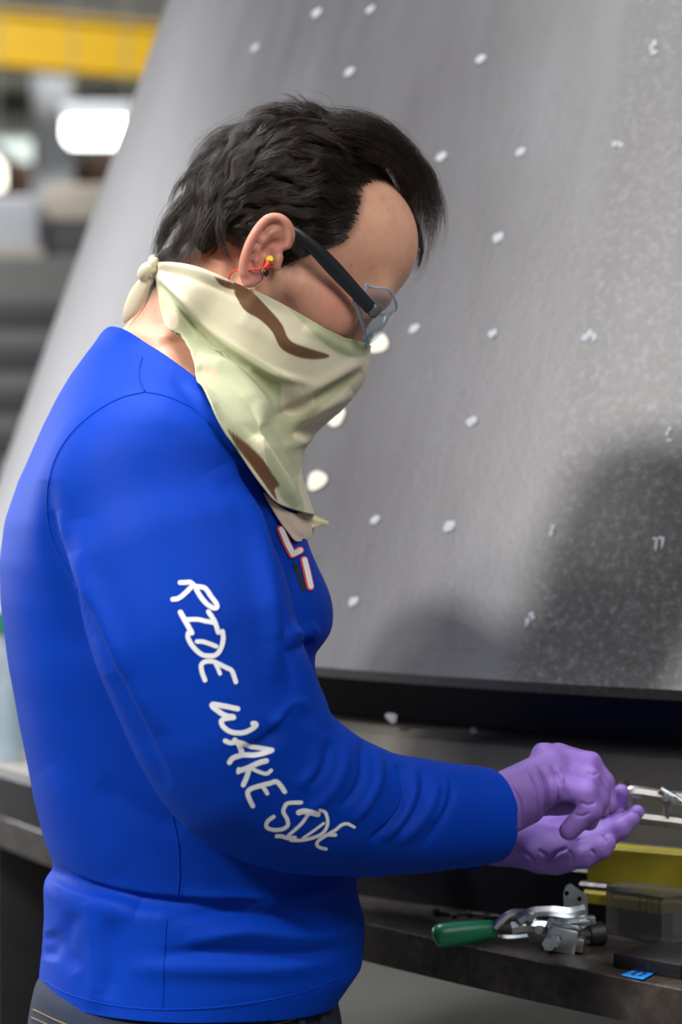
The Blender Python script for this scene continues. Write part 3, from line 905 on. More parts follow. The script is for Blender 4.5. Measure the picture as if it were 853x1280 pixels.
def sd_head(H0):
    d = sd_skull(H0)
    H = shf(H0, .0165, .010)
    a = (H[0], np.abs(H[1]), H[2])           # mirrored
    d = smin(d, sd_ell(H, (.046, 0, -.020), (.052, .060, .070)), .03)
    d = smin(d, sd_ell(a, (.050, .046, -.012), (.026, .022, .018)), .022)        # cheekbones
    d = smin(d, sd_cap(a, (.018, .060, -.008), (.066, .050, .004), .010, .010), .02)   # zygomatic arch
    d = smin(d, sd_ell(H, (.080, 0, .042), (.020, .052, .013)), .018)            # brow ridge
    d = smin(d, sd_cap(a, (-.012, .058, -.020), (.002, .054, -.066), .014, .014), .02)  # jaw branch
    d = smin(d, sd_cap(a, (.002, .052, -.068), (.070, .016, -.100), .016, .016), .02)
    d = smin(d, sd_ell(H, (.045, 0, -.080), (.044, .044, .036)), .02)
    d = smin(d, sd_ball(H, (.074, 0, -.100), .017), .02)
    d = smax(d, -sd_ell(a, (.103, .033, .018), (.020, .021, .015)), .012)          # sockets
    d = smin(d, sd_ball(a, (.079, .033, .019), .0135), .004)                         # lids over the eyes
    d = smin(d, sd_cap(H, (.094, 0, .022), (.110, 0, -.020), .0075, .0115), .012)    # nose
    d = smin(d, sd_ball(a, (.102, .012, -.024), .0085), .008)
    d = smin(d, sd_ell(H, (.088, 0, -.058), (.008, .024, .0055)), .006)              # lips
    d = smin(d, sd_ell(H, (.086, 0, -.068), (.009, .021, .0060)), .006)
    return d * F32(HS)
# ---------------- right ear, in a plane of its own (u right, v up in ear pixels of 0.103 mm, w out)
e0 = at(270 + 480 / 7.108, 250 + 430 / 7.108, 2.218)
EPX = 2.21 / FPX / 7.108
eo = -_FW
def ear(u, v, w): return e0 + _RT * ((u - 480) * EPX) - _UP * ((v - 430) * EPX) + eo * w * .001
HELIX = [(640, 395, 1), (668, 330, 4), (655, 255, 7), (610, 195, 9.5), (545, 165, 11), (470, 180, 13), (408, 235, 14.5), (352, 315, 15.5), (305, 405, 15.5), (272, 495, 14.5), (252, 580, 12.5), (252, 650, 10)]
def sd_ear(P):
    hh = spline([h + (r,) for h, r in zip(HELIX, [3.3, 3.7, 3.7, 3.7, 3.7, 3.7, 3.7, 3.8, 3.8, 3.8, 3.9, 4.3])], 30)
    d = sd_chain(P, [ear(*q[:3]) for q in hh], [q[3] * .001 for q in hh], .002)
    # plate behind
    pl = None
    for (q, r) in (((590, 325, 3.5), .0062), ((560, 250, 6), .0080), ((470, 300, 8), .0085), ((400, 400, 8.5), .0085), ((350, 500, 8), .0080), ((320, 590, 7), .0075)):
        b = sd_cap(P, ear(*q), ear(q[0] + 10, q[1] - 10, q[2]), r, r, eo, .32); pl = b if pl is None else smin(pl, b, .006)
    pl = smin(pl, sd_cap(P, ear(470, 450, 2), ear(440, 520, 2), .0105, .0095, eo, .45), .006)
    d = smin(d, pl, .0035)
    # antihelix and its upper branch
    an = sd_chain(P, [ear(560, 262, 8.5), ear(490, 305, 10.5), ear(420, 372, 11.8), ear(378, 455, 11.5), ear(360, 540, 10.5), ear(378, 610, 8.5)], [.0020, .0028, .0032, .0032, .0032, .0030], .003)
    d = smin(d, an, .0040)
    # bowl
    d = smax(d, -sd_cap(P, ear(520, 415, 10), ear(450, 470, 10), .0052, .0050), .004)
    d = smax(d, -sd_cap(P, ear(595, 325, 13.2), ear(540, 360, 13.6), .0030, .0035), .003)
    # crus of the helix, tragus, lobe
    d = smin(d, sd_cap(P, ear(640, 410, 1.5), ear(520, 455, 4.5), .0030, .0024), .004)
    d = smin(d, sd_cap(P, ear(560, 520, 2.5), ear(545, 600, 2), .0042, .0035), .005)
    lb = sd_cap(P, ear(275, 650, 9), ear(300, 715, 6), .0055, .0058, eo, .6)
    lb = smin(lb, sd_cap(P, ear(300, 715, 6), ear(380, 690, 3), .0058, .0050, eo, .7), .006)
    d = smin(d, lb, .005)
    d = smax(d, -sd_cap(P, ear(470, 545, 12), ear(478, 560, -2), .0030, .0030), .002)   # canal behind the plug
    return d
def sd_ear_far(P):
    # the hidden ear mirrored through the head's mid-plane, simpler
    c = h2w(-.012, .083, .006)
    d = sd_ell(hloc(P), (-.014, .080, .008), (.018, .008, .030))
    return d * F32(HS)
def sd_body(P):
    H = hloc(P)
    hd = sd_head(H)
    nk = sd_chain(P, [at(205, 560, 2.30), NK[0], at(262, 440, 2.297), at(312, 372, 2.302)], [.068, .055, .050, .052], .03)
    # nape muscles
    nk = smin(nk, sd_cap(P, at(200, 472, 2.30), at(236, 352, 2.292), .036, .038), .03)
    d = smin(hd, nk, .025)
    d = smin(d, sd_ear(P), .0045)
    d = smin(d, sd_ear_far(P), .006)
    bd = sd_torso(P, -0.016)
    bd = smin(bd, sd_cap(P, at(210, 550, 2.30), at(192, 612, 2.172), .060, .072), .06)
    bd = smin(bd, sd_cap(P, at(225, 550, 2.33), S_L, .060, .065), .06)
    d = smin(d, bd, .04)
    d = smin(d, sd_chain(P, armr_pts[:-1], [r - .014 if r > .05 else r - .011 for r in armr_rad[:-1]], .03), .03)
    d = smin(d, sd_chain(P, arml_pts[:-1], [r - .016 if r > .05 else r - .012 for r in arml_rad[:-1]], .03), .03)
    for (hp_, kn, ak, to) in LEGS:
        d = smin(d, sd_chain(P, [hp_, kn, ak], [.078, .050, .036], .03), .03)
        d = smin(d, sd_cap(P, ak, to, .032, .028), .02)
    return d
# legs: stance behind the table
PEL = at(232, 1262, 2.30); 
def fl(p, z): return np.array([p[0], p[1], z])
hipR = PEL - LF * .085 + np.array([0, 0, -.06]); hipL = PEL + LF * .085 + np.array([0, 0, -.06])
LEGS = []
for (h_, dx) in ((hipR, -.03), (hipL, .05)):
    kn = h_ + FW * (.02 + dx) + np.array([0, 0, -.37]); kn[2] = .47
    ak = h_ + FW * (-.03 + dx); ak = fl(ak, .085); to = fl(ak + FW * .15, .035)
    LEGS.append((h_, kn, ak, to))
m_skin = k = NT('skin')
n1 = k.noise(38, 5, 0.6); n2 = k.noise(420, 3, 0.6); n3 = k.noise(160, 3, 0.6)
at_ = k.new('ShaderNodeAttribute', attribute_name='tone')
r1 = k.ramp(n1, 'Fac', [(0.3, (0.70, 0.36, 0.235, 1)), (0.7, (0.80, 0.435, 0.295, 1))])
r3 = k.ramp(n3, 'Fac', [(0.30, (0.80, 0.72, 0.68, 1)), (0.46, (1, 1, 1, 1))])
c_ = k.mix(0.45, r1.outputs[0], r3.outputs[0], 'MULTIPLY')
sp_ = k.new('ShaderNodeSeparateColor'); k.link(at_, 'Color', sp_, 0)
c_ = k.mix(sp_.outputs[0], c_, (0.60, 0.23, 0.17, 1))         # redder ear and cheek
c_ = k.mix(sp_.outputs[1], c_, (0.022, 0.015, 0.012, 1))      # scalp under the hair, its shade painted dark
c_ = k.mix(sp_.outputs[2], c_, (0.50, 0.34, 0.28, 1))         # shaved beard
k.base(c_); k.set(Roughness=0.47); k.b.inputs['Subsurface Weight'].default_value = 0.12
k.b.inputs['Subsurface Radius'].default_value = (0.6, 0.25, 0.12); k.b.inputs['Subsurface Scale'].default_value = 0.006
k.b.inputs['Specular IOR Level'].default_value = 0.35
k.bump(n2.outputs['Fac'], 0.22, 0.0006); m_skin = k.m

lo = h2w(0, 0, 0)
hx0, hx1 = at(150, 300, 2.3)[0], at(525, 300, 2.3)[0]
ex0, ex1 = at(290, 300, 2.2)[0], at(385, 300, 2.2)[0]
ezl, ezh = at(0, 372, 2.2)[2], at(0, 258, 2.2)[2]
xs = axis_grid([(at(-15, 700, 2.3)[0], hx0, .012), (hx0, ex0, .0027), (ex0, ex1, .0014), (ex1, hx1, .0027), (hx1, .23, .012)])
ys = axis_grid([(2.0, 2.18, .012), (2.18, 2.196, .0028), (2.196, 2.238, .0014), (2.238, 2.42, .0032), (2.42, 2.66, .012)])
zs = axis_grid([(-.02, 1.40, .014), (1.40, ezl, .003), (ezl, ezh, .0014), (ezh, 1.72, .003), (1.72, 1.76, .01)])
V, Q = surface_net(xs, ys, zs, sd_body)
V = relax(V, Q, 2, 0.45)
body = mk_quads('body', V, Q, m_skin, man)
# skin tones, and the painted shade under the hair
Hf, Hl, Hu = w2h(V); px, py, dep = proj(V)
near = dep < 2.30
def sstep(a, b, x): t = np.clip((x - a) / (b - a), 0, 1); return t * t * (3 - 2 * t)
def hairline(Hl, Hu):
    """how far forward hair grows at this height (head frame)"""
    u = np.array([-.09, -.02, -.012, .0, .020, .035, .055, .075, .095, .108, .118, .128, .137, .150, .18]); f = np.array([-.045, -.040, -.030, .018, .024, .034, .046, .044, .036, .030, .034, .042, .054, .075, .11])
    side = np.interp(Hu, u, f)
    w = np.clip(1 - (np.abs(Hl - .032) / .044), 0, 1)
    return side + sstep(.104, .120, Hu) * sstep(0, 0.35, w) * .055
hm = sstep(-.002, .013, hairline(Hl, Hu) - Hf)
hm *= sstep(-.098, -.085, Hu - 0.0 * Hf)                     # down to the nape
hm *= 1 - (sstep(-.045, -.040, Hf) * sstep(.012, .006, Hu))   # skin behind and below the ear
earv = (sd_ear((V[:, 0], V[:, 1], V[:, 2])) < .0025) & (dep < 2.225)
hm = np.where(earv | ((sd_ear((V[:, 0], V[:, 1], V[:, 2])) < .007) & near & (px > 312)), 0, hm)
red = np.where(earv, .75, .0) + .55 * np.exp(-((px - 420) ** 2 + (py - 385) ** 2) / 38 ** 2) * near + .25 * np.exp(-((px - 395) ** 2 + (py - 350) ** 2) / 50 ** 2) * near
red = np.clip(red + .5 * np.exp(-((px - 290) ** 2 + (py - 320) ** 2) / 25 ** 2), 0, .85)
brd = .30 * np.exp(-((px - 352) ** 2 + (py - 382) ** 2) / 32 ** 2)
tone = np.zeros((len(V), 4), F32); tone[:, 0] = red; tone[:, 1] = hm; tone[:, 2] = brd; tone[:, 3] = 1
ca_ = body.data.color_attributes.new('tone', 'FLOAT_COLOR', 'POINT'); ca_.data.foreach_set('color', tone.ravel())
body['label'] = 'tanned skin of the head, ear and neck'

# ---------------- jeans and shoes
def sd_jeans(P):
    d = sd_ell(P, PEL + np.array([0, 0, -.03]) - FW * .0, (.15, .165, .12))
    xc = at(230, 1250, 2.30)
    z = P[2]
    x = P[0] - F32(xc[0]); y = P[1] - F32(xc[1])
    u = x * F32(FW[0]) + y * F32(FW[1]); v = x * F32(LF[0]) + y * F32(LF[1])
    e = np.sqrt((u / .139) ** 2 + (v / .166) ** 2)
    w = (e - 1) * F32(.139)
    w = np.maximum(w, np.maximum(z - F32(at(0, 1225, 2.3)[2]), F32(PEL[2] - .10) - z))
    d = smin(w, d, .02)
    for (h_, kn, ak, to) in LEGS:
        d = smin(d, sd_chain(P, [h_, kn, fl(ak, .07)], [.100, .074, .066], .04), .03)
    return d
m_denim = k = NT('dark_denim')
w1 = k.new('ShaderNodeTexWave', wave_type='BANDS'); tcn = k.new('ShaderNodeTexCoord'); mp = k.new('ShaderNodeMapping'); mp.inputs['Rotation'].default_value = (0.6, 0.7, 0.5); k.link(tcn, 'Object', mp, 'Vector'); k.link(mp, 0, w1, 'Vector'); w1.inputs['Scale'].default_value = 260
n1 = k.noise(12, 4)
r_ = k.ramp(n1, 'Fac', [(0.3, lin(15, 23, 42)), (0.7, lin(32, 44, 68))]); k.base(k.mix(0.25, r_.outputs[0], w1.outputs[0], 'SOFT_LIGHT')); k.set(Roughness=0.85); m_denim = k.m
zt_ = at(0, 1225, 2.3)[2]
V, Q = surface_net(axis_grid([(-.36, .16, .008)]), axis_grid([(2.04, 2.56, .008)]), axis_grid([(.0, .80, .012), (.80, zt_ + .02, .006)]), sd_jeans)
jeans = mk_quads('jeans', relax(V, Q, 2), Q, m_denim, man); jeans['label'] = 'dark blue denim jeans below the shirt hem'
bv_j = bvh_of(jeans)
m_thread = simple('tan_thread', lin(120, 96, 70), 0.8)
for pts in ([(42, 1262), (90, 1283), (150, 1296)], [(40, 1272), (90, 1293), (150, 1306)], [(330, 1284), (380, 1270), (418, 1254)]):
    o = stitch(bv_j, pts, .0008, 'stitching', m_thread, jeans, .0004); o.matrix_parent_inverse = Matrix()
for (xa, ya) in ((372, 1258), (398, 1252)):
    o = stitch(bv_j, [(xa - 6, ya - 8), (xa, ya + 12), (xa + 4, ya + 34)], .0042, 'belt_loop', m_denim, jeans, .002); o.matrix_parent_inverse = Matrix()
m_shoe = simple('black_shoe_leather', lin(30, 28, 27), 0.45, var=0.1)
m_sole = simple('rubber_sole', lin(20, 20, 20), 0.8)
for (h_, kn, ak, to) in LEGS:
    mb = MB(); q = Matrix((FW, LF, (0, 0, 1))).transposed()
    c = ak + FW * .055
    mb.ball((c[0], c[1], .055), .1, (1.42, .50, .46), q, 24, 14); mb.ball((ak[0], ak[1], .085), .055, (1, .85, 1.0), q)
    o = mb.build('shoe', m_shoe, man)
    o2 = MB().prism([(-.10, -.035), (-.06, -.045), (.05, -.05), (.13, -.045), (.165, 0), (.13, .045), (.05, .05), (-.06, .045), (-.10, .035)], FW, LF, (c[0], c[1], .012), (0, 0, 1), .024, .004).build('sole', m_sole, o); o2.matrix_parent_inverse = Matrix()
# ---------------- bandana: a square folded to a triangle, tied at the nape
COLS = [
    [(190, 328, 2.274), (191, 332, 2.272), (192, 336, 2.271), (193, 340, 2.271), (194, 344, 2.271), (195, 349, 2.272)],
    [(240, 334, 2.222), (234, 347, 2.216), (227, 360, 2.214), (220, 374, 2.214), (213, 388, 2.215), (205, 402, 2.219)],
    [(290, 352, 2.219), (278, 373, 2.213), (265, 393, 2.213), (251, 413, 2.217), (238, 432, 2.216), (224, 450, 2.217)],
    [(345, 376, 2.226), (328, 404, 2.217), (311, 432, 2.212), (293, 460, 2.212), (275, 488, 2.208), (257, 516, 2.204)],
    [(398, 405, 2.240), (382, 440, 2.232), (363, 474, 2.228), (343, 508, 2.226), (322, 543, 2.216), (300, 577, 2.212)],
    [(436, 422, 2.270), (428, 466, 2.268), (406, 508, 2.266), (377, 545, 2.268), (354, 588, 2.262), (343, 630, 2.250)],
    [(462, 433, 2.330), (455, 474, 2.335), (425, 513, 2.337), (384, 552, 2.333), (371, 590, 2.330), (386, 643, 2.318)],
]
def over_shirt(p):
    h, n = hit(bv_shirt, p[0], p[1])
    Y = p[2]
    if h is not None and h.y - .006 < Y and p[1] > 380: Y = h.y - .006
    return at(p[0], p[1], Y)
nearC = np.array([[over_shirt(p) for p in c] for c in COLS])
m_ = HO
farC = []
for c in nearC[:-1][::-1]:
    d = (c - m_) @ hL
    farC.append(c - 2 * d[:, None] * hL)
CT = np.concatenate([nearC, np.array(farC)])
def cr_resample(A, n):
    """Catmull-Rom through A along axis 0, n samples uniform in parameter"""
    m = len(A); B = np.concatenate([[2 * A[0] - A[1]], A, [2 * A[-1] - A[-2]]])
    t = np.linspace(0, m - 1 - 1e-9, n); i = t.astype(int); f = (t - i).reshape((-1,) + (1,) * (A.ndim - 1))
    p0, p1, p2, p3 = B[i], B[i + 1], B[i + 2], B[i + 3]
    return 0.5 * (2 * p1 + (p2 - p0) * f + (2 * p0 - 5 * p1 + 4 * p2 - p3) * f ** 2 + (3 * p1 - p0 - 3 * p2 + p3) * f ** 3)
NS, NTt = 361, 141
G = cr_resample(CT, NS)                    # NS x 6 x 3
G = np.swapaxes(cr_resample(np.swapaxes(G, 0, 1), NTt), 0, 1)
# keep the cloth clear of skin and shirt
V = G.reshape(-1, 3)
Q = []
ii, jj = np.meshgrid(np.arange(NS - 1), np.arange(NTt - 1), indexing='ij')
a = (ii * NTt + jj).ravel()
Q = np.stack([a, a + 1, a + NTt + 1, a + NTt], 1)
def clear(V, fn, dist, it=3):
    V = V.copy()
    for _ in range(it):
        d = fn((V[:, 0], V[:, 1], V[:, 2]))
        e = .001
        g = np.stack([fn(tuple(V[:, j] + (e if j == k else 0) for j in range(3))) - d for k in range(3)], 1) / e
        g /= np.linalg.norm(g, axis=1)[:, None] + 1e-9
        push = np.clip(dist - d, 0, .012)
        V += g * push[:, None]
    return V
def sd_under(P):
    H = hloc(P)
    d = smin(sd_head(H), sd_chain(P, [NK[0], at(262, 440, 2.297), at(312, 372, 2.302)], [.055, .050, .052], .03), .025)
    return d
def soft_clear(V, fn, dist, it):
    """lift the cloth off what lies under it, spreading each lift over its surroundings"""
    D0 = (clear(V, fn, dist, it) - V).reshape(NS, NTt, 3); D = D0.copy(); m0 = (D0 ** 2).sum(2)
    for _ in range(160):
        E = np.pad(D, ((1, 1), (1, 1), (0, 0)), mode='edge')
        D = (E[:-2, 1:-1] + E[2:, 1:-1] + E[1:-1, :-2] + E[1:-1, 2:] + 2 * D) / 6
        bad = ((D * D0).sum(2) < m0) & (m0 > 1e-12)
        sc = np.sqrt(m0 / np.maximum((D * D0).sum(2), 1e-12) ** 1.0)
        D[bad] = .5 * D[bad] + .5 * D0[bad]
    D[bad] = D0[bad]
    return V + D.reshape(-1, 3)
V = soft_clear(V, sd_under, .004, 5)
V = soft_clear(V, sd_shirt, .0045, 4)
m_band = k = NT('desert_camouflage_cotton')
ca_n = k.new('ShaderNodeAttribute', attribute_name='dye')
wv = k.noise(700, 3, 0.7); wl = k.noise(25, 4, 0.6)
rp = k.ramp(wl, 'Fac', [(0.3, (0.93, 0.93, 0.92, 1)), (0.7, (1.04, 1.04, 1.03, 1))])
c_ = k.mix(1.0, ca_n.outputs['Color'], rp.outputs[0], 'MULTIPLY'); k.base(c_); k.set(Roughness=0.85)
k.b.inputs['Sheen Weight'].default_value = 0.15
k.bump(wv.outputs['Fac'], 0.25, 0.0006); m_band = k.m
band = mk_quads('bandana', V, Q, m_band, man)
band['label'] = 'cream, sage and brown camouflage bandana tied over nose and neck'
BF = [
    ([(196, 342), (225, 372), (262, 412), (300, 442), (345, 468), (392, 480)], 3.4, 6),
    ([(200, 352), (232, 392), (270, 430), (312, 462)], -2.8, 6),
    ([(196, 335), (235, 345), (275, 362), (310, 378)], -1.8, 5), ([(192, 331), (240, 338), (288, 356)], 3.0, 6),
    ([(232, 470), (258, 470), (285, 492), (310, 520), (328, 548)], -4.5, 9), ([(245, 452), (285, 462), (320, 498), (338, 530)], 3.8, 10),
    ([(452, 462), (415, 488), (380, 508), (345, 520), (330, 530)], -3.5, 8), ([(456, 448), (420, 470), (380, 490)], 2.2, 9),
    ([(330, 530), (336, 550), (352, 575), (370, 600)], -5.0, 7, 1), ([(318, 545), (335, 575), (356, 610), (372, 632)], 3.5, 10),
    ([(440, 490), (400, 510), (362, 530)], 2.6, 8), ([(425, 520), (390, 535), (360, 545)], -2.6, 7),
    ([(395, 545), (375, 552), (355, 560)], 2.4, 7),
    ([(280, 545), (310, 590), (340, 636)], 2.2, 6), ([(268, 505), (300, 560), (330, 605)], -1.8, 5),
    ([(300, 400), (350, 425), (400, 440)], 1.2, 12), ([(212, 372), (226, 420), (245, 462)], 1.6, 9),
    ([(380, 408), (425, 432), (452, 446)], 1.6, 8),
]
BF = [(f[0], f[1] * 1.5, f[2] * .9) + tuple(f[3:]) for f in BF]
folds(band.data, BF)
setv(band.data, clear(getv(band.data), sd_shirt, .0032, 3))
V = getv(band.data)
px, py, dep = proj(V)
cream, sage, brown, tan = np.array(lin(216, 207, 178)[:3]), np.array(lin(182, 185, 146)[:3]), np.array(lin(104, 70, 42)[:3]), np.array(lin(206, 184, 148)[:3])
dye = np.tile(cream, (len(V), 1))
def blot(poly, col, soft=1.5, wob=2.0):
    """print one camouflage patch: a closed outline in the cloth's picture"""
    P = spline(list(poly) + [poly[0]], 90)
    x, y = P[:, 0], P[:, 1]
    lo, hi = P.min(0) - 4, P.max(0) + 4
    ix = np.nonzero((px > lo[0]) & (px < hi[0]) & (py > lo[1]) & (py < hi[1]))[0]
    q, r = px[ix], py[ix]; ins = np.zeros(len(ix), bool); dm = np.full(len(ix), 1e9)
    for a in range(len(P) - 1):
        x0, y0, x1, y1 = x[a], y[a], x[a + 1], y[a + 1]
        c = ((y0 > r) != (y1 > r)) & (q < (x1 - x0) * (r - y0) / (y1 - y0 + 1e-12) + x0); ins ^= c
        dx, dy = x1 - x0, y1 - y0; t = np.clip(((q - x0) * dx + (r - y0) * dy) / (dx * dx + dy * dy + 1e-9), 0, 1)
        dm = np.minimum(dm, np.hypot(q - x0 - t * dx, r - y0 - t * dy))
    s = np.where(ins, dm, -dm); w = np.clip(0.5 + s / soft, 0, 1)[:, None]
    dye[ix] = dye[ix] * (1 - w) + col * w
blot([(194, 345), (215, 365), (262, 412), (330, 455), (372, 480), (400, 505), (372, 530), (330, 545), (290, 560), (240, 480), (205, 400)], sage)
blot([(360, 385), (405, 405), (440, 420), (462, 432), (452, 446), (420, 440), (385, 410)], sage)
blot([(448, 465), (420, 495), (395, 515), (365, 545), (385, 560), (372, 600), (380, 640), (350, 620), (330, 560), (340, 520), (390, 490), (430, 470)], sage)
blot([(352, 478), (385, 482), (392, 508), (368, 520), (352, 512)], cream)
blot([(205, 388), (222, 392), (220, 410), (208, 408)], cream)
blot([(255, 455), (275, 470), (260, 490), (250, 480)], tan)
blot([(292, 352), (312, 362), (335, 385), (352, 405), (362, 425), (382, 434), (412, 444), (400, 449), (375, 447), (352, 436), (340, 415), (325, 400), (306, 388), (294, 368)], brown)
blot([(268, 346), (285, 352), (298, 358), (290, 362), (276, 356)], brown)
blot([(282, 536), (300, 548), (325, 570), (340, 592), (349, 606), (343, 612), (346, 626), (336, 614), (315, 584), (296, 560)], brown)
dy = np.concatenate([dye, np.ones((len(V), 1))], 1).astype(F32)
band.data.color_attributes.new('dye', 'FLOAT_COLOR', 'POINT').data.foreach_set('color', dy.ravel())
sm = band.modifiers.new('cloth', 'SOLIDIFY'); sm.thickness = 0.0011; sm.offset = 0
def grid_cloth(ctrl, nu, nv, name, mat, parent, col, thick=0.0011):
    A = np.array([[over_shirt(p) for p in c] for c in ctrl]); A = cr_resample(A, nu); A = np.swapaxes(cr_resample(np.swapaxes(A, 0, 1), nv), 0, 1)
    ii, jj = np.meshgrid(np.arange(nu - 1), np.arange(nv - 1), indexing='ij'); a = (ii * nv + jj).ravel()
    o = mk_quads(name, A.reshape(-1, 3), np.stack([a, a + 1, a + nv + 1, a + nv], 1), mat, parent); o.matrix_parent_inverse = Matrix()
    n = nu * nv; o.data.color_attributes.new('dye', 'FLOAT_COLOR', 'POINT').data.foreach_set('color', np.tile(np.r_[col, 1].astype(F32), n))
    s = o.modifiers.new('cloth', 'SOLIDIFY'); s.thickness = thick; s.offset = 0
    return o
# turned-out tip and the hanging inner corner
grid_cloth([[(330, 616, 2.262), (338, 632, 2.262), (350, 652, 2.262), (362, 668, 2.262)],
            [(348, 632, 2.278), (354, 646, 2.275), (362, 662, 2.275), (371, 677, 2.275)],
            [(368, 642, 2.300), (372, 654, 2.298), (378, 666, 2.297), (384, 674, 2.297)],
            [(385, 640, 2.312), (390, 650, 2.312), (392, 660, 2.312), (391, 668, 2.312)]], 30, 30, 'bandana_tip', m_band, band, np.array(lin(216, 190, 168)[:3]))
grid_cloth([[(372, 641, 2.292), (380, 649, 2.294), (390, 660, 2.297)], [(386, 640, 2.300), (392, 649, 2.298), (397, 659, 2.30)],
            [(398, 647, 2.307), (402, 652, 2.303), (404, 657, 2.306)], [(411, 652, 2.312), (411, 654, 2.312), (411, 657, 2.312)]], 24, 14, 'bandana_tip', m_band, band, np.array(lin(206, 200, 160)[:3]))
# knot and tails
def fcol(o, col):
    n = len(o.data.vertices); o.data.color_attributes.new('dye', 'FLOAT_COLOR', 'POINT').data.foreach_set('color', np.tile(np.r_[col, 1].astype(F32), n))
def tubepx(pts, rad, name, flat=1.0, seg=14):
    P = spline([tuple(at(*p)) + (r,) for p, r in zip(pts, rad)], 26)
    o = MB().tube(P[:, :3], list(P[:, 3]), seg, flat, up=-_FW if flat != 1.0 else None).build(name, m_band, band); o.matrix_parent_inverse = Matrix(); fcol(o, cream); return o
tubepx([(184, 352, 2.272), (179, 344, 2.264), (184, 336, 2.262), (193, 336, 2.266), (196, 343, 2.270)], [.003, .0055, .0062, .0055, .003], 'knot')
tubepx([(192, 342, 2.268), (190, 334, 2.264), (192, 328, 2.262), (196, 325, 2.268)], [.0025, .0048, .005, .0025], 'knot')
tubepx([(188, 347, 2.270), (181, 354, 2.268), (173, 368, 2.270), (165, 385, 2.272), (158, 397, 2.274), (155, 404, 2.275)], [.0026, .0032, .0042, .0038, .0022, .0003], 'tail', 2.0)
tubepx([(186, 345, 2.29), (180, 356, 2.30), (172, 375, 2.305), (163, 392, 2.306)], [.003, .0036, .004, .0015], 'tail', 1.8)
tubepx([(194, 330, 2.268), (192, 325, 2.272), (195, 320, 2.28)], [.004, .005, .002], 'tail')
# ---------------- gloves
D_ = lambda x, y, Y: at(560 + x / 2.911, 900 + y / 2.911, Y)
CPX = 2.3 / FPX / 2.911            # metres per crop pixel
m_glove = k = NT('violet_nitrile')
n1 = k.noise(60, 4, 0.6); r_ = k.ramp(n1, 'Fac', [(0.3, (0.225, 0.125, 0.45, 1)), (0.7, (0.275, 0.155, 0.53, 1))]); k.base(r_.outputs[0])
k.set(Roughness=0.55); k.b.inputs['Specular IOR Level'].default_value = 0.35; k.b.inputs['Subsurface Weight'].default_value = 0.05; k.b.inputs['Subsurface Scale'].default_value = 0.004
n2 = k.noise(350, 3, 0.6); k.bump(n2.outputs['Fac'], 0.12, 0.0005); m_glove = k.m
def fing(P, pts, rad, k=.004): return sd_chain(P, [D_(*p) for p in pts], [r * CPX for r in rad], k)
B0 = 2.285
def sd_gr(P):
    # metacarpals and palm
    d = sd_cap(P, D_(120, 320, B0 - .014), D_(375, 168, B0 - .002), 92 * CPX, 62 * CPX)
    d = smin(d, sd_cap(P, D_(120, 345, B0 - .012), D_(360, 255, B0 - .010), 95 * CPX, 60 * CPX), .012)
    d = smin(d, sd_cap(P, D_(170, 370, B0 - .006), D_(300, 330, B0), 66 * CPX, 48 * CPX), .014)
    d = smin(d, sd_cap(P, D_(170, 300, B0 + .008), D_(390, 145, B0 + .024), 70 * CPX, 50 * CPX), .012)
    # knuckles
    for q in ((345, 122, B0 + .010), (400, 135, B0 + .030), (395, 200, B0 - .010), (405, 250, B0 - .017)): d = smin(d, sd_ball(P, D_(*q), 40 * CPX), .008)
    # middle, ring, little and index finger
    d = smin(d, fing(P, [(380, 140, B0 + .012), (505, 165, B0 + .012), (556, 250, B0 + .010), (558, 330, B0 + .006)], [48, 42, 38, 32]), .007)
    d = smin(d, fing(P, [(398, 195, B0 - .004), (512, 215, B0 - .006), (548, 290, B0 - .008), (515, 372, B0 - .006)], [48, 42, 38, 32]), .006)
    d = smin(d, fing(P, [(410, 245, B0 - .018), (500, 268, B0 - .022), (520, 325, B0 - .022), (442, 402, B0 - .016)], [43, 42, 42, 37]), .005)
    d = smin(d, fing(P, [(405, 132, B0 + .030), (520, 155, B0 + .034), (572, 225, B0 + .032), (590, 300, B0 + .026)], [46, 38, 34, 28]), .006)
    # thumb, on the far side, closing against the fingers
    d = smin(d, fing(P, [(240, 300, B0 + .022), (400, 300, B0 + .036), (510, 310, B0 + .034), (585, 318, B0 + .022)], [62, 46, 38, 28]), .008)
    # cuff inside the sleeve
    d = smin(d, sd_cap(P, D_(20, 345, B0 - .028), D_(150, 335, B0 - .012), 118 * CPX, 104 * CPX, _FW, .82), .010)
    return d
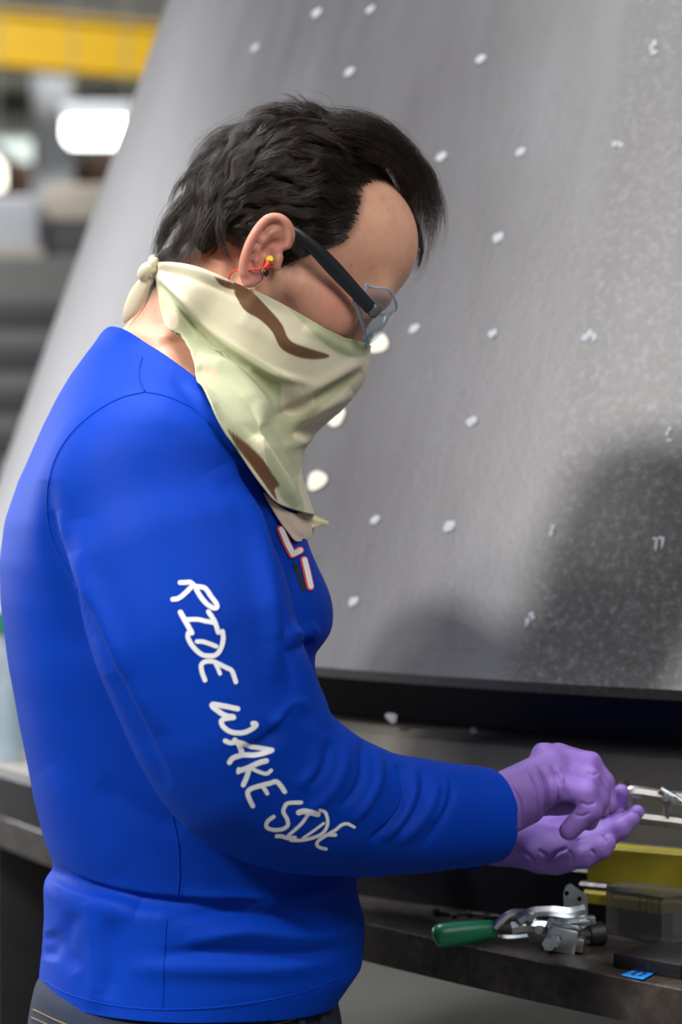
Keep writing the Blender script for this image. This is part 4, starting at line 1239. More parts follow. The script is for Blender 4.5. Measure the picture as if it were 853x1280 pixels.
def sd_gl(P):
    b = 2.365
    d = sd_cap(P, D_(110, 430, b + .02), D_(390, 500, b), 72 * CPX, 66 * CPX)
    d = smin(d, sd_cap(P, D_(190, 440, b + .01), D_(430, 470, b - .006), 70 * CPX, 60 * CPX), .012)
    d = smin(d, sd_cap(P, D_(250, 450, b), D_(400, 440, b + .020), 62 * CPX, 56 * CPX), .012)
    d = smin(d, sd_cap(P, D_(330, 505, b - .014), D_(430, 500, b - .016), 52 * CPX, 46 * CPX), .012)   # heel of the hand
    # little, ring, middle, index (palm up, fingers pointing right), thumb on the far side
    d = smin(d, fing(P, [(420, 500, b - .014), (500, 500, b - .020), (560, 470, b - .024), (584, 450, b - .024)], [48, 40, 36, 30]), .005)
    d = smin(d, fing(P, [(430, 480, b - .002), (545, 455, b - .006), (630, 395, b - .010), (672, 362, b - .010)], [46, 40, 36, 29]), .005)
    d = smin(d, fing(P, [(430, 460, b + .012), (550, 425, b + .012), (640, 372, b + .010), (690, 335, b + .008)], [46, 40, 35, 28]), .005)
    d = smin(d, fing(P, [(420, 430, b + .026), (540, 370, b + .026), (605, 310, b + .022), (632, 262, b + .014)], [46, 40, 36, 30]), .005)
    d = smin(d, fing(P, [(300, 430, b + .026), (420, 370, b + .048), (520, 330, b + .046), (590, 300, b + .034)], [58, 46, 40, 30]), .007)
    d = smin(d, sd_cap(P, D_(40, 425, b + .035), D_(180, 440, b + .012), 96 * CPX, 84 * CPX, _FW, .8), .010)
    return d
def glove(fn, lo, hi, name, strokes, dmin, dmax):
    a, b = D_(lo[0], hi[1], dmin), D_(hi[0], lo[1], dmax)
    V, Q = surface_net(np.arange(a[0], b[0], .0017, dtype=F32), np.arange(dmin, dmax, .0017, dtype=F32), np.arange(a[2] - .01, b[2] + .01, .0017, dtype=F32), fn)
    V = relax(V, Q, 2, 0.5); o = mk_quads(name, V, Q, m_glove, man); baked(o, 1)
    folds(o.data, [(f[0], f[1] * 1.5, f[2]) for f in strokes]); return o
dd = lambda *p: [(560 + x / 2.911, 900 + y / 2.911) for (x, y) in p]
GR = [(dd((185, 200), (225, 270), (238, 350), (232, 420)), -1.5, 2.4), (dd((200, 205), (245, 280), (255, 350), (248, 400)), 1.3, 2.8), (dd((215, 220), (262, 300), (265, 390)), -1.1, 2.2),
      (dd((320, 165), (345, 230), (352, 300), (345, 350)), -1.3, 2.2), (dd((370, 165), (395, 230), (402, 300), (395, 330)), -1.6, 2.2), (dd((345, 170), (370, 240), (378, 320)), 1.0, 3),
      (dd((395, 190), (415, 240), (420, 290)), -1.4, 2.2), (dd((425, 215), (432, 255), (436, 290)), -1.5, 2.2), (dd((290, 190), (318, 260), (322, 330)), -0.7, 2.4), (dd((400, 170), (412, 210), (425, 260)), .9, 2.4),
      (dd((60, 300), (90, 340), (100, 420)), .7, 4), (dd((450, 340), (490, 350), (520, 335)), -.9, 2.0), (dd((480, 300), (510, 310), (540, 300)), -.8, 2), (dd((505, 190), (530, 200), (552, 190)), -.7, 2.2)]
GL = [(dd((360, 520), (400, 480), (440, 465)), -1.5, 2.6), (dd((330, 470), (360, 500), (350, 545)), -1.3, 2.4), (dd((440, 470), (455, 500), (450, 530)), -1.0, 2.2), (dd((520, 470), (535, 490)), -.8, 2),
      (dd((250, 460), (300, 500), (320, 540)), -1.0, 3), (dd((560, 420), (580, 445)), -.8, 2), (dd((470, 440), (500, 425)), -1, 2.2)]
gr = glove(sd_gr, (-40, 60), (640, 520), 'glove', GR, 2.215, 2.36)
gl_ = glove(sd_gl, (-40, 200), (740, 600), 'glove', GL, 2.30, 2.46)
gr['label'] = 'violet nitrile glove on the nearer right hand, fingers curled'
gl_['label'] = 'violet nitrile glove on the farther left hand, palm up'
# open ends of the gloves lie inside the sleeves

# ---------------- safety glasses
m_blackp = simple('black_plastic', lin(24, 28, 34), 0.35, var=0.1)
m_greyp = simple('grey_hinge', lin(74, 72, 72), 0.3, var=0.2)
def glassy(name, tint, gl_rough=0.03, body=0.0):
    k = NT(name); n = k.n; out = n['Material Output']
    tr = k.new('ShaderNodeBsdfTransparent'); tr.inputs[0].default_value = tint
    gs = k.new('ShaderNodeBsdfGlossy'); gs.inputs['Roughness'].default_value = gl_rough
    lw = k.new('ShaderNodeLayerWeight'); lw.inputs[0].default_value = 0.22
    ge = k.new('ShaderNodeNewGeometry'); iv = k.new('ShaderNodeMath', operation='SUBTRACT'); iv.inputs[0].default_value = 1.0; k.link(ge, 'Backfacing', iv, 1)
    fr = k.new('ShaderNodeMath', operation='MULTIPLY'); k.link(lw, 'Fresnel', fr, 0); k.link(iv, 0, fr, 1)
    m = k.new('ShaderNodeMixShader'); k.link(fr, 0, m, 0); k.link(tr, 0, m, 1); k.link(gs, 0, m, 2)
    if body:
        df = k.new('ShaderNodeBsdfDiffuse'); df.inputs[0].default_value = (0.55, 0.66, 0.78, 1)
        m2 = k.new('ShaderNodeMixShader'); m2.inputs[0].default_value = body; k.link(m, 0, m2, 1); k.link(df, 0, m2, 2); m = m2
    k.link(m, 0, out, 'Surface'); return k.m
m_lens = glassy('clear_polycarbonate', (0.93, 0.95, 0.97, 1), 0.05, 0.06)
m_edge = glassy('polycarbonate_edge', (0.72, 0.80, 0.88, 1), 0.1, 0.40)
g0 = h2w(.10, 0, .016)
gls = thing('safety_glasses', 'clear wraparound safety glasses with black temples worn over the bandana', 'glasses', g0)
def gpart(o): o.matrix_parent_inverse = Matrix.Translation(-Vector(g0)); return o
for s in (1, -1):
    def pm(px, py, Y):
        p = at(px, py, Y)
        if s > 0: return p
        return p - 2 * ((p - HO) @ hL) * hL
    pts = [pm(464, 386, 2.250), pm(444, 364, 2.243), pm(418, 336, 2.234), pm(396, 313, 2.226), pm(374, 293, 2.220), pm(352, 281, 2.218), pm(334, 279, 2.220), pm(312, 284, 2.221)]
    P = spline([tuple(p) + (r,) for p, r in zip(pts, [.0064, .0068, .0076, .0068, .0052, .0045, .0045, .0042])], 40)
    mb = MB().tube(P[:, :3], list(P[:, 3] * .38), 12, 2.63, up=-hL * s)
    gpart(mb.build('temple', m_blackp, gls))
    hc = pm(468, 389, 2.252)
    mb = MB().box(hc, (.010, .006, .011), Matrix((Vector(hF), Vector(hL), Vector(hU))).transposed(), .0015)
    mb.cyl(hc + hU * .006, hc - hU * .006, .0028, seg=12)
    gpart(mb.build('hinge', m_greyp, gls))
def lensgrid(th0, th1, n, m):
    V = []
    for i in range(n):
        th = th0 + (th1 - th0) * i / (n - 1)
        f = .068 + .060 * max(0, math.cos(th)) ** 0.75; l = .071 * math.sin(th)
        ed = abs(th) / math.radians(84)
        lo = .012 + .010 * sstep(.62, 1.0, np.array(ed)); hi = .054 - .012 * sstep(.75, 1.0, np.array(ed))
        nb = max(0, 1 - abs(l) / .016)            # nose cut-out
        lo = lo + .018 * nb ** .8
        for j in range(m):
            t = j / (m - 1); u = lo + (hi - lo) * t
            V.append(h2w(f + .004 * (1 - (2 * t - 1) ** 2), l, u))
    F = [(i * m + j, (i + 1) * m + j, (i + 1) * m + j + 1, i * m + j + 1) for i in range(n - 1) for j in range(m - 1)]
    return V, F
n_, mm_ = 64, 12
V_, F_ = lensgrid(-math.radians(84), math.radians(84), n_, mm_)
lens = gpart(mk('lens', V_, F_, m_lens, gls)); lens['label'] = 'clear wraparound lens'
s_ = lens.modifiers.new('t', 'SOLIDIFY'); s_.thickness = .0022
low = [V_[i * mm_] for i in range(n_)]; top = [V_[i * mm_ + mm_ - 1] for i in range(n_)]
gpart(MB().tube(low, .0021, 8).build('lens_edge', m_edge, gls)); gpart(MB().tube(top, .0013, 8).build('lens_edge', m_edge, gls))
for i in (0, n_ - 1): gpart(MB().tube([V_[i * mm_ + j] for j in range(mm_)], .0013, 8).build('lens_edge', m_edge, gls))

# ---------------- ear plug
m_yel = simple('yellow_foam', lin(214, 190, 30), 0.5, var=0.1); m_red = simple('red_cord', lin(226, 62, 38), 0.5, var=0.05)
pc = ear(480, 540, 9)
plug = thing('ear_plug', 'yellow and red corded ear plug in the right ear', 'ear plug', pc)
def ppart(o): o.matrix_parent_inverse = Matrix.Translation(-Vector(pc)); return o
mb = MB(); a = ear(482, 530, 11); b = ear(474, 552, 4)
mb.tube([a, a + (b - a) * .35, a + (b - a) * .6, b], [.0030, .0042, .0030, .0036], 16)
ppart(mb.build('flange', m_yel, plug))
ppart(MB().tube([ear(478, 548, 11), ear(462, 590, 11.5), ear(450, 622, 10)], [.0022, .0027, .0024], 12).build('stem', m_red, plug))
ppart(MB().ball(ear(447, 652, 8), .0028, (1, 1, 1.4)).build('stem_end', m_blackp, plug))
P = spline([ear(455, 600, 12.5), ear(425, 618, 13.5), ear(370, 630, 14), ear(290, 634, 13.5), ear(230, 634, 10), ear(165, 634, 3), ear(135, 652, 0), ear(115, 690, -1), ear(105, 730, -3), ear(80, 780, -6)], 50)
ppart(MB().tube(P, .00085, 8).build('cord', m_red, plug))

# ---------------- toggle clamps
m_green = simple('green_vinyl_grip', lin(12, 108, 74), 0.35, var=0.08)
m_rubber = simple('black_rubber', lin(26, 25, 26), 0.55, var=0.1)
XA, ZA, NA = (1, 0, 0), (0, 0, 1), (0, 1, 0)
def hexbolt(mb, c, axis, r, h):
    axis = Vector(axis).normalized(); mb.cyl(Vector(c) - axis * h / 2, Vector(c) + axis * h / 2, r, seg=6)
    mb.cyl(Vector(c) - axis * h * .9, Vector(c) + axis * h * .9, r * .5, seg=12); return mb
tc0 = at(660, 1185, 2.36)
clamp = thing('toggle_clamp', 'zinc toggle clamp with a green grip lying on the steel table', 'clamp', (tc0[0], tc0[1], TZ))
def cpart(o, t=None): o.matrix_parent_inverse = Matrix.Translation(-Vector((t or clamp).location)); return o
def K(px, py, dy=0.0): return at(px, py, 2.365 + dy)
P = spline([tuple(K(542, 1171, -.015)) + (.005,), tuple(K(546, 1170, -.015)) + (.0105,), tuple(K(556, 1169, -.014)) + (.0120,), tuple(K(590, 1165, -.006)) + (.0110,), tuple(K(614, 1162, 0)) + (.0098,), tuple(K(618, 1161.5, 0)) + (.0080,)], 28)
cpart(MB().tube(P[:, :3], list(P[:, 3]), 20, .8).build('grip', m_green, clamp))
def strap(pts, w, th, name, t=clamp, mat=None, n=None):
    """flat bar following points, w = half height, th = half thickness"""
    P = spline(pts, max(8, 6 * len(pts)))
    return cpart(MB().tube(P, w, 4, th / w, up=(0.1, 0.2, 1)).build(name, mat or m_zinc, t), t)
for dy in (-.007, .007):
    strap([K(618, 1160, dy), K(626, 1150 if dy < 0 else 1152, dy), K(640, 1141, dy), K(656, 1140, dy)], .0032, .0022, 'handle_fork')
strap([K(618, 1163, 0), K(624, 1172, 0), K(640, 1173, 0), K(660, 1171, 0)], .0032, .0045, 'handle_fork')
for dy in (-.011, .011):
    strap([K(648, 1150, dy), K(664, 1141, dy), K(690, 1139, dy), K(712, 1141, dy), K(732, 1137, dy)], .0050, .0016, 'side_plate')
    strap([K(640, 1160, dy * .7), K(660, 1157, dy * .7), K(690, 1160, dy * .7)], .0058, .0020, 'link')
# upright mounting flange with two holes
mb = MB()
fp = [(706, 1152), (705, 1118), (708, 1108), (714, 1105), (733, 1118), (735, 1124), (735, 1142), (730, 1150)]
def holed(mb, pts, holes, Y, depth):
    bm = bmesh.new(); vs = [bm.verts.new(at(x, y, Y)) for x, y in pts]; es = [bm.edges.new((vs[i], vs[(i + 1) % len(vs)])) for i in range(len(vs))]
    for (hx, hy, hr) in holes:
        hv = [bm.verts.new(at(hx + hr * math.cos(a), hy + hr * 1.2 * math.sin(a), Y)) for a in np.linspace(0, 2 * math.pi, 13)[:-1]]
        es += [bm.edges.new((hv[i], hv[(i + 1) % 12])) for i in range(12)]
    r = bmesh.ops.triangle_fill(bm, use_beauty=True, edges=es)
    fs = [f for f in bm.faces]
    for (hx, hy, hr) in holes:
        hc = Vector(at(hx, hy, Y)); rad = hr * Y / FPX
        bmesh.ops.delete(bm, geom=[f for f in bm.faces if (f.calc_center_median() - hc).length < rad * .75], context='FACES_ONLY')
    e = bmesh.ops.extrude_face_region(bm, geom=bm.faces[:])
    bmesh.ops.translate(bm, vec=(0, depth, 0), verts=[q for q in e['geom'] if isinstance(q, bmesh.types.BMVert)])
    bmesh.ops.recalc_face_normals(bm, faces=bm.faces); bm.verts.index_update()
    mb.add([v.co for v in bm.verts], [[v.index for v in f.verts] for f in bm.faces]); bm.free(); return mb
cpart(holed(MB(), fp, [(709, 1117, 3), (725, 1124, 3)], 2.372, .003).build('mounting_flange', m_zinc, clamp))
c = K(715, 1150); cpart(MB().box(c + np.array([0, -.004, 0]), (.034, .022, .003), Matrix.Rotation(math.radians(-5), 3, 'Y'), .001).build('flange_foot', m_zinc, clamp))
c = K(722, 1157); cpart(MB().box(c, (.026, .020, .004), Matrix.Rotation(math.radians(-18), 3, 'Y'), .001).build('base_tab', m_zinc, clamp))
# clamping arm block with pivots
R_ = Matrix.Rotation(math.radians(10), 3, 'Y') @ Matrix.Rotation(math.radians(-12), 3, 'Z')
c = K(705, 1173, -.034); cpart(MB().box(c, (.030, .030, .026), R_, .004).build('pivot_block', m_zinc, clamp))
c = K(718, 1179, -.042); cpart(MB().box(c, (.021, .016, .014), R_, .002).build('spindle_holder', m_steel, clamp))
for (px, py, dy, r) in ((687, 1180, -.054, .0068), (694, 1177, -.056, .0055), (690, 1153, -.013, .0045), (665, 1147, -.013, .0042), (675, 1162, -.012, .0046)):
    cc_ = K(px, py, dy); cpart(hexbolt(MB(), cc_, (-.35, -1, .1), r, .006).build('pivot_bolt', m_zinc, clamp))
cpart(MB().cyl(K(714, 1172, -.030), K(738, 1168, -.010), .0045, seg=14).build('spindle', m_steel, clamp))
cpart(MB().cyl(K(734, 1169, -.008), K(755, 1166, -.002), .0105, .0118, 22, .002).build('rubber_tip', m_rubber, clamp))
cpart(MB().box(K(738, 1150, .004), (.010, .010, .008), None, .001).build('stop', m_zinc, clamp))

# the clamp in his hands, fixed to the step plate beyond the frame
hc0 = at(905, 1040, 2.40)
held = thing('toggle_clamp', 'slotted steel clamp arm held at the fingertips by the cone', 'clamp', (hc0[0], hc0[1], .980))
def Hk(px, py, dy=0.0): return at(px, py, 2.385 + dy)
def hp_(o): return cpart(o, held)
hp_(MB().tube(spline([Hk(786, 1012), Hk(784, 1003), Hk(786, 994), Hk(794, 991), Hk(830, 996), Hk(862, 1000), Hk(900, 1008)], 40), .0054, 8, 1.3, up=-_FW).build('arm_bar', m_steel, held))
hp_(MB().tube(spline([Hk(786, 1010), Hk(790, 1019), Hk(800, 1022), Hk(832, 1026), Hk(862, 1030), Hk(900, 1036)], 40), .0052, 8, 1.3, up=-_FW).build('arm_bar', m_steel, held))
hp_(MB().tube([Hk(834, 992), Hk(834, 1024)], .0038, 10, 1.2).build('cross_pin', m_steel, held))
hp_(MB().tube([Hk(826, 986, -.006), Hk(855, 1003, -.006), Hk(880, 1018, -.006)], .0034, 8).build('link', m_zinc, held))
for q in ((833, 997), (843, 1000)): hp_(hexbolt(MB(), Hk(q[0], q[1], -.010), (0, -1, .1), .0042, .005).build('pivot_bolt', m_zinc, held))
hp_(MB().cyl(Hk(772, 984, .012), Hk(790, 1000, .004), .0110, .0100, 20, .002).build('rubber_tip', m_rubber, held))
R90 = None
hp_(MB().box(at(905, 1030, 2.385), (.05, .03, .05), None, .004).build('pivot_block', m_zinc, held))
bz = at(905, 1045, 2.385)
hp_(MB().box((bz[0], bz[1], (.980 + bz[2]) / 2 + .004), (.035, .03, bz[2] - .980 + .006), None, .003).build('mounting_bracket', m_zinc, held))

# ---------------- black drilled block, blue tape, clear block, oddments on the table
def tz_at(px, py):            # where the ray meets the table top
    d = ray(px, py); t = (TZ - CAM_Z) / d[2]; return _CP + d * t
p0, p1 = tz_at(770, 1210), tz_at(848, 1224)
ux = (p1 - p0); wl_ = np.linalg.norm(ux); ux /= wl_; uy = np.array([-ux[1], ux[0], 0])
bh = .0135; bd_ = .075
bc = (p0 + p1) / 2 + uy * bd_ / 2
blk = thing('drilled_block', 'small black steel block with drilled holes near the table edge', 'block', (bc[0], bc[1], TZ))
Rb = Matrix((Vector(ux), Vector(uy), Vector((0, 0, 1)))).transposed()
m_blk = simple('black_oxide_steel', lin(34, 32, 34), 0.38, metal=0.4, var=0.15)
body_b = MB().box((bc[0], bc[1], TZ + bh / 2 + .0002), (wl_ + .006, bd_, bh), Rb, .0009).build('body', m_blk, blk); cpart(body_b, blk)
m_hole = simple('dark_bore', (0.003, 0.003, 0.003, 1), 0.9)
for (a, b) in ((-.022, -.015), (-.010, .004), (.006, -.010), (.020, .010)):
    q = bc + ux * a + uy * b
    cpart(MB().lathe([(.0042, 0), (.0036, .0004), (.0030, .0002), (.0028, -.004), (0, -.004)], (q[0], q[1], TZ + bh + .0003), None, 18).build('bore', m_blk if False else m_hole, blk), blk)
q = bc - uy * bd_ / 2 + ux * .002
cpart(MB().cyl(Vector((q[0], q[1], TZ + bh * .5)) - Vector(uy) * .0004, Vector((q[0], q[1], TZ + bh * .5)) + Vector(uy) * .004, .0026, seg=16).build('bore', m_hole, blk), blk)
m_tape = simple('blue_masking_tape', lin(0, 116, 205), 0.6, var=0.06)
tp = [tz_at(*q) for q in ((776, 1220), (793, 1212), (821, 1217), (804, 1227))]
nn_ = 8; V_ = []
for i in range(nn_):
    for j in range(4):
        a = tp[0] + (tp[3] - tp[0]) * i / (nn_ - 1); b = tp[1] + (tp[2] - tp[1]) * i / (nn_ - 1)
        p = a + (b - a) * j / 3; V_.append((p[0], p[1], TZ + .0006 + .0010 * (i / (nn_ - 1)) ** 3 + .0004 * (j == 0)))
tape = mk('masking_tape', V_, [(i * 4 + j, (i + 1) * 4 + j, (i + 1) * 4 + j + 1, i * 4 + j + 1) for i in range(nn_ - 1) for j in range(3)], m_tape)
s_ = tape.modifiers.new('t', 'SOLIDIFY'); s_.thickness = .0003; s_.offset = 0
tag(tape, 'torn piece of blue masking tape with a handwritten mark beside the block', 'tape')
def tape_pt(u, v):
    a = tp[0] + (tp[3] - tp[0]) * u; b = tp[1] + (tp[2] - tp[1]) * u; p = a + (b - a) * v; return (p[0], p[1], TZ + .0010 + .0010 * u ** 3)
mb = MB()
for st in ([(.30, .30), (.30, .70)], [(.30, .70), (.46, .70)], [(.30, .50), (.42, .50)], [(.30, .30), (.46, .30)]): mb.tube([tape_pt(*q) for q in st], .0006, 6)
o = mb.build('handwriting', m_blackp, tape); o.matrix_parent_inverse = Matrix()
mb = MB()
mb.tube([tape_pt(.55, .70), tape_pt(.74, .70), tape_pt(.62, .30)], .0006, 6)
o = mb.build('handwriting', m_blackp, tape); o.matrix_parent_inverse = Matrix()

kk = NT('clear_acrylic'); kk.set(Base_Color=(0.36, 0.35, 0.35, 1), Roughness=0.18); kk.b.inputs['Transmission Weight'].default_value = 0.85; kk.b.inputs['IOR'].default_value = 1.45
m_acr = kk.m
q0, q1, q2 = tz_at(757, 1166), tz_at(829, 1183), tz_at(935, 1165)
h_ = .049
q2 = q1 + (q2 - q1) * .38
ac = thing('acrylic_block', 'clear acrylic block behind the black drilled block', 'block', tuple((q0 + q2) / 2))
q3 = q0 + (q2 - q1)
V_ = [tuple(p + np.array([0, 0, dz])) for dz in (.0003, h_) for p in (q0, q1, q2, q3)]
o = mk('body', V_, [(3, 2, 1, 0), (4, 5, 6, 7), (0, 1, 5, 4), (1, 2, 6, 5), (2, 3, 7, 6), (3, 0, 4, 7)], m_acr, ac, smooth=False)
bv_ = o.modifiers.new('b', 'BEVEL'); bv_.width = .0015; bv_.segments = 2
cx_ = (q1 + q2) / 2; 
for k_ in range(4):
    p = q1 + (q0 - q1) * (.08 + .11 * k_) ; p = p + (q3 - q0) * .02 * 0 + (q2 - q1) * .05
    o = MB().tube([p + np.array([0, 0, .004]), p + np.array([0, 0, h_ - .004])], .0006, 8).build('saw_mark', m_darkst, ac); cpart(o, ac)
for k_, (px, py, ln, r, ang) in enumerate(((548, 1145, .018, .0040, -.7), (570, 1148, .014, .0042, .3), (590, 1147, .018, .0036, -.6), (611, 1151, .015, .0042, -.2), (630, 1153, .016, .0040, -.8))):
    p = tz_at(px, py); d = np.array([math.cos(ang), math.sin(ang), 0])
    b = thing('bolt', ['leftmost dark bolt lying behind the green grip', 'short stubby dark bolt second from the left', 'long dark bolt in the middle of the loose bolts', 'dark bolt nearest the clamp fork', 'rightmost dark bolt lying behind the fork'][k_], 'bolt', (p[0], p[1], TZ), 'loose bolts behind the grip')
    c0, c1 = p + np.array([0, 0, r * 1.02]), p + d * ln + np.array([0, 0, r * 1.02])
    cpart(MB().cyl(c0, c1, r * .6, seg=12, bevel=.0006).build('shank', m_darkst, b), b)
    cpart(MB().cyl(c0 - d * .005, c0, r, seg=6).build('head', m_darkst, b), b)
# scraps on the step under the cuff
def sz_at(px, py, z):
    d = ray(px, py); t = (z - CAM_Z) / d[2]; return _CP + d * t
pp = [sz_at(*q, .9806) for q in ((582, 1063), (592, 1061), (608, 1067), (592, 1068))]
sc_o = mk('paper_scrap', [tuple(p + np.array([0, 0, .001 * (i == 1)])) for i, p in enumerate(pp)], [(0, 3, 2, 1)], m_print)
s_ = sc_o.modifiers.new('t', 'SOLIDIFY'); s_.thickness = .0006
tag(sc_o, 'small white paper scrap on the grey step under the right cuff', 'paper')
pd = sz_at(548, 1057, .980)
pad = MB().box((pd[0], pd[1], .980 + .0062), (.045, .03, .012), Matrix.Rotation(.5, 3, 'Z'), .002).build('rubber_pad', m_rubber); tag(pad, 'black rubber pad on the step under the sleeve cuff', 'pad')

# ---------------- bottles at the far left end of the step
m_clear = glassy('clear_bottle_plastic', (0.86, 0.90, 0.88, 1), 0.08, 0.35)
m_capg = simple('green_cap', lin(30, 120, 80), 0.5); m_capw = simple('white_cap', lin(215, 220, 218), 0.5); m_liq = simple('pale_liquid', lin(150, 165, 150), 0.3)
def bottle(px, Y, r, h, capm, label):
    p = at(px, 900, Y); p[2] = .980
    b = thing('bottle', label, 'bottle', tuple(p), 'bottles on the step')
    cpart(MB().lathe([(0, 0), (r * .95, 0), (r, .004), (r, h * .62), (r * .8, h * .74), (r * .36, h * .82), (r * .36, h * .88), (0, h * .88)], p + np.array([0, 0, .0005]), None, 24).build('body', m_clear, b), b)
    cpart(MB().cyl(p + np.array([0, 0, h * .85]), p + np.array([0, 0, h]), r * .45, seg=18, bevel=.002).build('cap', capm, b), b)
bottle(4, 3.24, .022, .20, m_capg, 'clear bottle with a green cap at the left edge')
bottle(17, 3.34, .018, .13, m_capw, 'short clear bottle with a white cap beside the taller one')
# ---------------- hair: real strands combed back from the forehead
k = NT('dark_brown_hair')
n1 = k.noise(55, 3, 0.6)
r_ = k.ramp(n1, 'Fac', [(0.3, (0.012, 0.008, 0.006, 1)), (0.7, (0.042, 0.027, 0.019, 1))]); hi_ = k.new('ShaderNodeHairInfo')
rv = k.ramp(hi_, 'Random', [(0.0, (0.45, 0.45, 0.45, 1)), (0.6, (1, 1, 1, 1)), (1.0, (2.2, 2.0, 1.8, 1))])
k.base(k.mix(1.0, r_.outputs[0], rv.outputs[0], 'MULTIPLY'))
k.set(Roughness=0.30); k.b.inputs['Specular IOR Level'].default_value = 0.5; m_hair = k.m
bm_ = body.data; bV = getv(bm_); bN = getn(bm_)
bQ = np.array([p.vertices[:] for p in bm_.polygons if len(p.vertices) == 4], np.int64)
hmv = tone[:, 1]
fm = hmv[bQ].mean(1)
fq = bQ[fm > .4]; pv = bV[fq]
area = np.linalg.norm(np.cross(pv[:, 2] - pv[:, 0], pv[:, 3] - pv[:, 1]), axis=1)
def sample_roots(n):
    f = RNG.choice(len(fq), n, p=area / area.sum()); a, b = RNG.random(n), RNG.random(n)
    q = pv[f]; return (q[:, 0] * ((1 - a) * (1 - b))[:, None] + q[:, 1] * (a * (1 - b))[:, None] + q[:, 2] * (a * b)[:, None] + q[:, 3] * ((1 - a) * b)[:, None])
def to_h(P): return np.stack(w2h(P), 1)
def to_w(H): return HO + (H[:, :1] * hF + H[:, 1:2] * hL + H[:, 2:] * hU) * HS
def skull_sd(H): 
    return sd_head((H[:, 0], H[:, 1], H[:, 2])) / HS
def skull_grad(H, d):
    e = .0015
    g = np.stack([skull_sd(H + e * np.eye(3)[k]) - d for k in range(3)], 1); g /= np.linalg.norm(g, axis=1)[:, None] + 1e-9; return g
DOWN = np.array([math.sin(HP), 0, -math.cos(HP)])        # world down in the head frame
def flow(H, root):
    f, l, u = H[:, 0], H[:, 1], H[:, 2]
    sgn = np.where(l > 0, 1, -1)
    side = np.clip(np.abs(l) / .06, 0, 1)
    back = sstep(-.030, -.085, f)
    d = np.zeros_like(H)
    # combed back over the top and sides
    d[:, 0] = -1.0 + .10 * side; d[:, 1] = sgn * (.30 * (1 - side)); d[:, 2] = -.50 * side - .15
    # falling at the back and nape
    dn = np.stack([.30 + 0 * f, .05 * sgn, -1.0 + 0 * f], 1)
    d = d * (1 - back)[:, None] + dn * back[:, None]
    low = sstep(.030, -.010, u) * sstep(-.020, -.045, f)
    d = d * (1 - .7 * low)[:, None] + np.array([.10, 0, -1.0]) * (.7 * low)[:, None]
    # sideburn goes down
    sb = sstep(.034, .012, root[:, 2]) * sstep(.002, .012, root[:, 0])
    d = d * (1 - sb)[:, None] + np.array([.35, 0, -.9]) * sb[:, None]
    return d / (np.linalg.norm(d, axis=1)[:, None] + 1e-9)
def grow(n, length, npts, clumps, lift, wave, seed_pts=None):
    R = to_h(sample_roots(n)) if seed_pts is None else seed_pts
    H = R.copy(); out = [H.copy()]
    fore = sstep(.044, .064, R[:, 0]) * sstep(.090, .105, R[:, 2]) * sstep(-.024, -.006, R[:, 1])
    # clump phase shared by neighbours
    C = to_h(sample_roots(clumps)); cid = np.empty(n, int)
    for i in range(0, n, 4000): cid[i:i + 4000] = ((R[i:i + 4000, None, :] - C[None]) ** 2).sum(2).argmin(1)
    cr = RNG.random((clumps, 8)); ph = cr[cid]
    L = length * (.75 + .5 * ph[:, 0]) * (.85 + .3 * RNG.random(n))
    # shorter at nape and sideburns
    L *= .45 + .55 * sstep(-.085, .030, R[:, 2]); sb = sstep(.034, .012, R[:, 2]) * sstep(-.002, .012, R[:, 0]); L *= 1 - .62 * sb
    st = L / (npts - 1)
    edge = sstep(.0, .022, hairline(R[:, 1], R[:, 2]) - R[:, 0])
    hm_ = lift * (.30 + .70 * edge) * (.55 + .75 * ph[:, 1]) * (.6 + .8 * RNG.random(n))
    top = sstep(.05, .11, R[:, 2]); hm_ = hm_ * (.75 + .7 * top)
    for s in range(1, npts):
        t = s / (npts - 1)
        d = skull_sd(H); g = skull_grad(H, d)
        v = flow(H, R)
        # forelock falls forward and down on the far side of the brow
        fv = np.stack([.9 - .6 * t + 0 * L, .55 - .2 * t + 0 * L, .25 - 1.1 * t + 0 * L], 1); fv = fv * (1 - t) + (DOWN + np.array([.0, .25, 0])) * t
        v = v * (1 - fore)[:, None] + fv * fore[:, None]
        v = v - (v * g).sum(1)[:, None] * g * (1 - .6 * fore)[:, None]
        sidev = np.cross(g, v)
        w = wave * np.sin(2 * math.pi * (t * (1.1 + .9 * ph[:, 2]) + ph[:, 3])) * (.5 + ph[:, 4]) + .25 * (ph[:, 5] - .5)
        v = v + sidev * w[:, None]
        tgt = hm_ * np.minimum(1, 2.6 * t) * (1 - .25 * t) + .012 * fore * t
        v = v + g * np.clip((tgt - d) * 60, -.7, .9)[:, None]
        v += (RNG.random(H.shape) - .5) * .10
        v /= np.linalg.norm(v, axis=1)[:, None] + 1e-9
        H = H + v * st[:, None]
        d2 = skull_sd(H); pen = np.maximum(.0008 - d2, 0); H = H + skull_grad(H, d2) * pen[:, None]
        out.append(H.copy())
    A = np.stack(out, 1)
    # locks: draw strands towards the mean of their clump along the way
    m = np.zeros((clumps, npts, 3)); c = np.bincount(cid, minlength=clumps).astype(float); c[c == 0] = 1
    for k in range(npts):
        for a in range(3): m[:, k, a] = np.bincount(cid, A[:, k, a], clumps) / c
    tt = np.linspace(0, 1, npts)[None, :, None]
    A = A + (m[cid] - A) * (.74 * tt ** .8 * (.6 + .5 * ph[:, 6])[:, None, None])
    return A
STR = []
A = grow(17000, .056, 14, 420, .0120, .50); STR.append((to_w(A.reshape(-1, 3)).reshape(A.shape), 1.5e-4))
A = grow(9000, .036, 10, 500, .0050, .22); STR.append((to_w(A.reshape(-1, 3)).reshape(A.shape), 1.3e-4))
